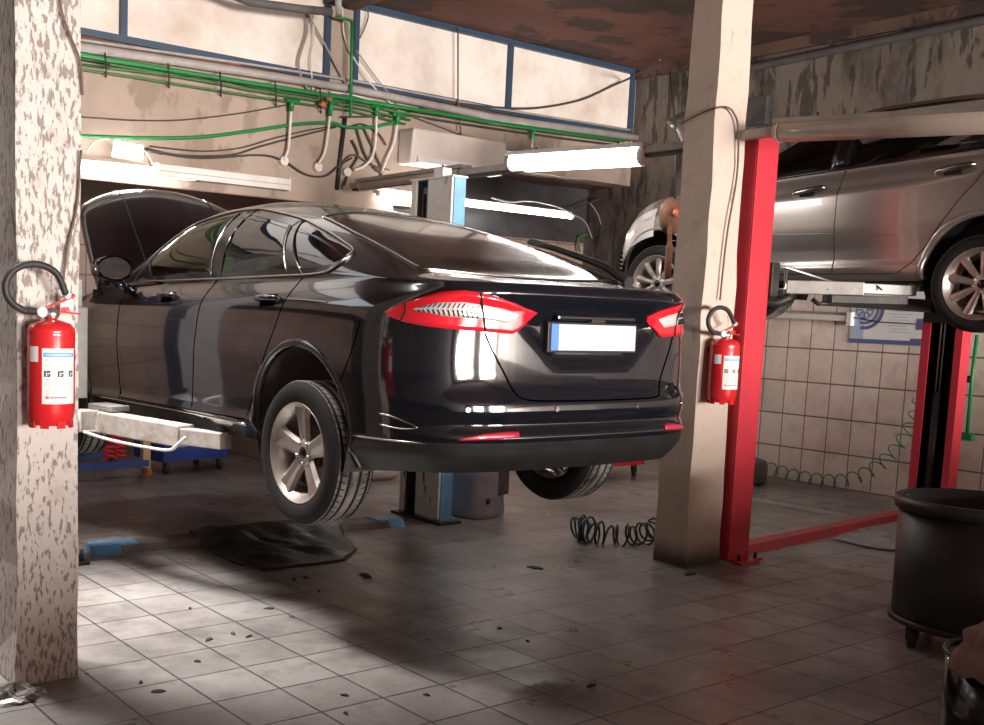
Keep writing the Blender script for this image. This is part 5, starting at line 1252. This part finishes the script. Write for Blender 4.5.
k = MB(); ring = [(dr*cos(2*pi*i/48), dr*sin(2*pi*i/48), dz) for i in range(48)]; k.tube(ring, .010, 8, True); k.build('rim', M['dark_metal'], t)
k = MB(); rng = random.Random(5); rows = []
for i in range(17):
    th = pi*.5*i/16; r_ = []
    for j in range(28):
        a = 2*pi*j/28; w = 1+.10*sin(5*a+i*.5)+.06*sin(9*a-i); rr = dr*1.0*sin(th+.0)*w*.86; z = .15*cos(th)*(1+.25*sin(3*a))
        r_.append((rr*cos(a)+.0, rr*sin(a), dz-.03+z+.02*sin(7*a)*sin(th)))
    rows.append(r_+[r_[0]])
k.grid(rows); o = k.build('cleaning_rag', M['rag']); o.location = dc; tag(o, 'bunched brown cloth piled in the black drum', 'cloth')
k = MB(); rows = []
for i in range(9):
    r_ = []
    for j in range(9):
        a = radians(150+60*j/8); t_ = i/8; rr = dr*(.80+.27*min(1, t_*1.6)); z = dz+.035*sin(min(1, t_*1.5)*pi*.5+.6)-max(0, t_-.45)*.11+.008*sin(j*2.1+i); r_.append((rr*cos(a), rr*sin(a), z))
    rows.append(r_)
k.grid(rows); o = k.build('cleaning_rag', M['rag']); o.location = dc; md = o.modifiers.new('thick', 'SOLIDIFY'); md.thickness = .02; md.offset = 1; tag(o, 'brown cloth hanging over the left rim of the black drum', 'cloth')
# black sheet on the floor in front of the rear wheel
def sheet_on_floor(name, mat, outline, label, amp, seed, base=.006, bar=None):
    rng = random.Random(seed); P = [on_z(x, y) for x, y in outline]; c = sum(P, Vector())/len(P); rows = []; n = 40; pts = smooth_path(P+[P[0]], 1)[:-1]; q_ = []
    for a_, b_ in zip(pts, pts[1:]+pts[:1]):
        for i in range(5): q_.append(a_.lerp(b_, i/5)+Vector((rng.uniform(-.012, .012), rng.uniform(-.012, .012), 0)))
    pts = q_; ng = 14
    for i in range(ng+1):
        t_ = i/ng; r_ = []
        for j, p in enumerate(pts):
            w = 1; v = c+(p-c)*t_*w
            z = base+amp*abs(sin(v.x*9+seed)*cos(v.y*7-seed*.5)+.5*sin(v.x*23+v.y*17))*(1-t_**6)
            if bar: z += bar(v)
            r_.append(Vector((v.x-c.x, v.y-c.y, z)))
        rows.append(r_+[r_[0]])
    k = MB(); k.grid(rows); o = k.build(name, M[mat]); o.location = (c.x, c.y, 0); md = o.modifiers.new('thick', 'SOLIDIFY'); md.thickness = .004; md.offset = 1
    return tag(o, label, 'sheet')
dd = (f1-f0).normalized(); nn = Vector((-dd.y, dd.x, 0))
def over_bar(v):
    q = (Vector((v.x, v.y, 0))-f0).dot(nn); return .055*max(0, min(1, (q+.10)/.10))*max(0, min(1, (.34-q)/.10))
sheet_on_floor('floor_sheet', 'mat', [(188,536),(230,531),(290,527),(330,524),(344,536),(358,551),(345,561),(300,567),(262,572),(235,563),(205,549)], 'crumpled black sheet lying over the rusty bar below the rear wheel', .03, 2, .006, over_bar)
sheet_on_floor('floor_sheet', 'clearsheet', [(833,540),(850,532),(872,526),(905,522),(925,535),(910,552),(884,551),(858,546)], 'grey plastic sheet on the floor beyond the bin, by the red bar', .012, 5, .008)
k = coil([on_z(574,541)+Vector((0, 0, .085)), on_z(580,541)+Vector((0, 0, .09)), on_z(592,543)+Vector((0, 0, .09))], .085, .022, .008, jit=.12, seed=3)
tag(k.build('air_hose', M['hoseblue']), 'tight bundle of dark blue coiled hose on the floor left of the middle pillar', 'hose')
k = coil([on_z(590,542)+Vector((0, 0, .075)), on_z(615,545)+Vector((0, 0, .07)), on_z(640,545)+Vector((0, 0, .075)), on_z(662,541)+Vector((0, 0, .10))], .070, .058, .008, jit=.16, seed=5)
tag(k.build('air_hose', M['hoseblack']), 'loose black coiled hose on the floor running behind the middle pillar', 'hose')
k = coil([Vector((6.72, 6.1, .085)), Vector((6.75, 6.12, .55)), Vector((6.6, 6.2, .75))], .10, .16, .009, up=Vector((1, 0, 0)), jit=.2, seed=8)
tag(k.build('air_hose', M['hoseblack']), 'stretched black coiled hose hanging behind the left edge of the middle pillar', 'hose')
# grey plastic canister behind the lift post
c = on_z(482, 520); t = thing('plastic_canister', 'battered grey plastic canister standing behind the blue and white lift post', 'canister', (c.x+.10, c.y+.17, 0), (0, 0, .2))
k = MB(); rows = []
for z, w in ((0, .93), (.015, 1), (.06, 1), (.16, .97), (.30, .97), (.44, .94), (.50, .85), (.52, .6)):
    r_ = []
    for j in range(40):
        a = 2*pi*j/40; q = 3.2; cx = abs(cos(a))**(2/q)*(1 if cos(a) > 0 else -1); cy_ = abs(sin(a))**(2/q)*(1 if sin(a) > 0 else -1); r_.append((cx*.20*w, cy_*.17*w+.012*sin(z*20)*sin(3*a), z))
    rows.append(r_+[r_[0]])
k.grid(rows); k.add([v for v in rows[-1][:-1]], [tuple(range(40))], True); k.build('body', M['greyplastic'], t)
k = MB(); k.lathe([(0, -.008), (.020, -.008), (.026, 0)], o=(-.09, -.168, .14), axis='y', n=16); k.build('drain_plug', M['dark_metal'], t)
k = MB(); k.box((.03, -.172, .17), (.17, -.14, .46)); k.build('ribbed_panel', M['bark'], t, bevel=.01)
# beige bundle further back
c = on_z(384, 481); k = MB(); k.lathe([(0, 0), (.22, .0), (.29, .05), (.25, .11), (.12, .14), (0, .145)], n=28); k.v = [(x*1.0, y*.7, z*(1+.12*sin(9*x)*cos(7*y))) for x, y, z in k.v]
o = k.build('sack', M['acwhite']); o.location = (c.x, c.y+.2, 0); tag(o, 'beige sack lying on the floor behind the rear wheel of the black car', 'sack')
# blue trolley and shop crane in the left bay
t = thing('blue_trolley', 'low blue trolley on castors beyond the lift arm', 'trolley', (4.55, 9.0, 0), (0, 0, .15))
k = MB(); k.box((-.36, -.24, .12), (.36, .24, .135)); k.box((-.36, -.24, .135), (-.345, .24, .27)); k.box((.345, -.24, .135), (.36, .24, .27)); k.box((-.345, -.24, .135), (.345, -.225, .27)); k.box((-.345, .225, .135), (.345, .24, .27)); k.build('tray', M['blue'], t)
k = MB(); k.hexa([(-.30, .20, .27), (.30, .20, .27), (.30, .235, .27), (-.30, .235, .27), (-.30, .20, .50), (.14, .20, .40), (.14, .235, .40), (-.30, .235, .50)]); k.build('back_panel', M['blue'], t)
for x, y in ((-.30, -.18), (.30, -.18), (.30, .18), (-.30, .18)): castor(t, x, y, .12, .048, 'hose', .03, radians(30))
t = thing('shop_crane', 'workshop crane with blue floor legs and an ochre upright beyond the lift arm', 'crane', (4.05, 8.70, 0))
k = MB(); k.box((-1.1, -.035, .10), (.02, .035, .16)); k.box((-1.1, .62, .10), (.02, .69, .16)); k.box((-1.1, -.035, .10), (-1.0, .69, .17)); k.build('leg_frame', M['blue'], t)
k = MB(); k.box((-.035, -.03, .09), (.035, .03, .60)); k.build('upright', M['yellow'], t)
castor(t, .0, .0, .10, .045, 'orange', .03, radians(-60)); castor(t, -1.05, .0, .10, .045, 'hose', .03, .5); castor(t, -.05, .65, .10, .045, 'hose', .03, .5); castor(t, -1.05, .65, .10, .045, 'hose', .03, .5)
for i, (px, lab) in enumerate(((109, 'left one of two red coil springs standing on the blue crane leg'), (120, 'right one of two red coil springs standing on the blue crane leg'))):
    c = on_y(px, 467, 8.70); c.z = .16
    k = coil([c+Vector((0, 0, .02)), c+Vector((0, 0, .14)), c+Vector((0, 0, .28))], .045, .042, .012, up=Vector((0, 1, 0)), seed=i); tag(k.build('coil_spring', M['redplastic']), lab, 'spring')
# red creeper board far behind the right rear wheel
c = on_z(612, 476); t = thing('creeper', 'low red trolley on black castors far behind the right rear wheel', 'trolley', (c.x, c.y+.1, 0))
k = MB(); k.box((-.55, -.25, .12), (.30, .25, .16)); k.build('board', M['redplastic'], t, bevel=.01)
for x, y in ((-.45, -.18), (.22, -.18), (.22, .18), (-.45, .18)): castor(t, x, y, .12, .045, 'hose', .03, .4, 'dark_metal')
# dark plate high on the right of the pillar
c = on_x(758, 111, XW-.04); k = MB(); k.box((-.03, -.11, -.14), (.04, .11, .14)); o = k.build('fuse_box', M['darkwall'], bevel=.008); o.location = c; tag(o, 'dark grey fuse box on the right wall just right of the middle pillar', 'fuse box')
# film scrap at the foot of the left pillar and scraps on the floor
c = on_z(22, 698); k = MB(); rng = random.Random(9); rows = []
for i in range(9):
    th = pi*.5*i/8; r_ = []
    for j in range(24):
        a = 2*pi*j/24; w = 1+.25*sin(3*a+i)+.18*sin(7*a-2*i); r_.append((.085*sin(th)*w*cos(a)*1.2, .06*sin(th)*w*sin(a), .05*cos(th)*(1+.4*sin(5*a))))
    rows.append(r_+[r_[0]])
k.grid(rows, smooth=False); o = k.build('crumpled_film', M['foil']); o.location = (c.x-.03, c.y, .0); tag(o, 'crumpled grey film at the foot of the left pillar', 'litter')
def scrap(x, y, s, seed):
    rng = random.Random(seed); n = 9; c = on_z(x, y); P = [(s*(.6+.6*rng.random())*cos(2*pi*i/n)*1.5, s*(.5+.5*rng.random())*sin(2*pi*i/n)*.8, .002+.006*rng.random()) for i in range(n)]
    k = MB(); k.add(P+[(p[0], p[1], .001) for p in P]+[(0, 0, .012)], [(i, (i+1) % n, 2*n) for i in range(n)]+[(i, n+i, n+(i+1) % n, (i+1) % n) for i in range(n)], False)
    o = k.build('floor_scrap', M['leaf']); o.location = (c.x, c.y, 0); o.rotation_euler.z = rng.uniform(0, 6); return o
for i, (x, y, s) in enumerate(((209,640,.020),(233,634,.016),(249,637,.014),(157,692,.022),(141,683,.012),(197,662,.012),(269,609,.018),(292,617,.018),(190,609,.012),(346,714,.014),(591,686,.020),(500,629,.012),(294,580,.014),(306,578,.014),(319,592,.010),(427,696,.010),(528,642,.009),(345,696,.012))):
    tag(scrap(x, y, s, i), 'small dark scrap lying on the floor tiles', 'litter', 'dark scraps on the floor tiles')
tag(scrap(535, 568, .045, 40), 'larger dark scrap on the tiles in front of the middle pillar', 'litter')
tag(scrap(365, 576, .05, 41), 'dark leaf-like scrap on the tiles right of the black sheet', 'litter')
tag(scrap(690, 574, .05, 43), 'dark oily scrap on the tiles at the foot of the middle pillar', 'litter')

# ------------------------------------------------------------------ light
def area(name, loc, rot, sx, sy, power, col=(1, 1, 1), spread=None):
    l = bpy.data.lights.new(name, 'AREA'); l.shape = 'RECTANGLE'; l.size = sx; l.size_y = sy; l.energy = power; l.color = col
    if spread: l.spread = spread
    o = bpy.data.objects.new(name, l); COL.objects.link(o); o.location = loc; o.rotation_euler = rot; return o
area('gateway_daylight', (.4, -17.95, 1.30), (radians(90), 0, 0), 2.8, 2.55, 1000, (1., .93, .87))
area('gateway_daylight', (6.7, -17.95, 1.65), (radians(90), 0, 0), 4.6, 3.25, 2000, (1., .92, .86))
d_ = Vector((2.25, 4.85, 0))-Vector((1.3, 6.0, 5.2))
area('added_floor_light', (1.3, 6.0, 5.2), d_.to_track_quat('-Z', 'Y').to_euler(), 1.1, 1.1, 27, (1., .96, .93), radians(42))  # unseen light added to brighten the floor between left pillar and car
wd = bpy.data.worlds.new('world'); SC.world = wd; wd.use_nodes = True
bg = wd.node_tree.nodes['Background']; bg.inputs[0].default_value = (.9, .95, 1., 1); bg.inputs[1].default_value = 1.0
vs = SC.view_settings; SC.display_settings.display_device = 'sRGB'; vs.view_transform = 'Standard'; vs.look = 'None'; vs.exposure = 1.5; vs.gamma = 1.0; vs.use_curve_mapping = False
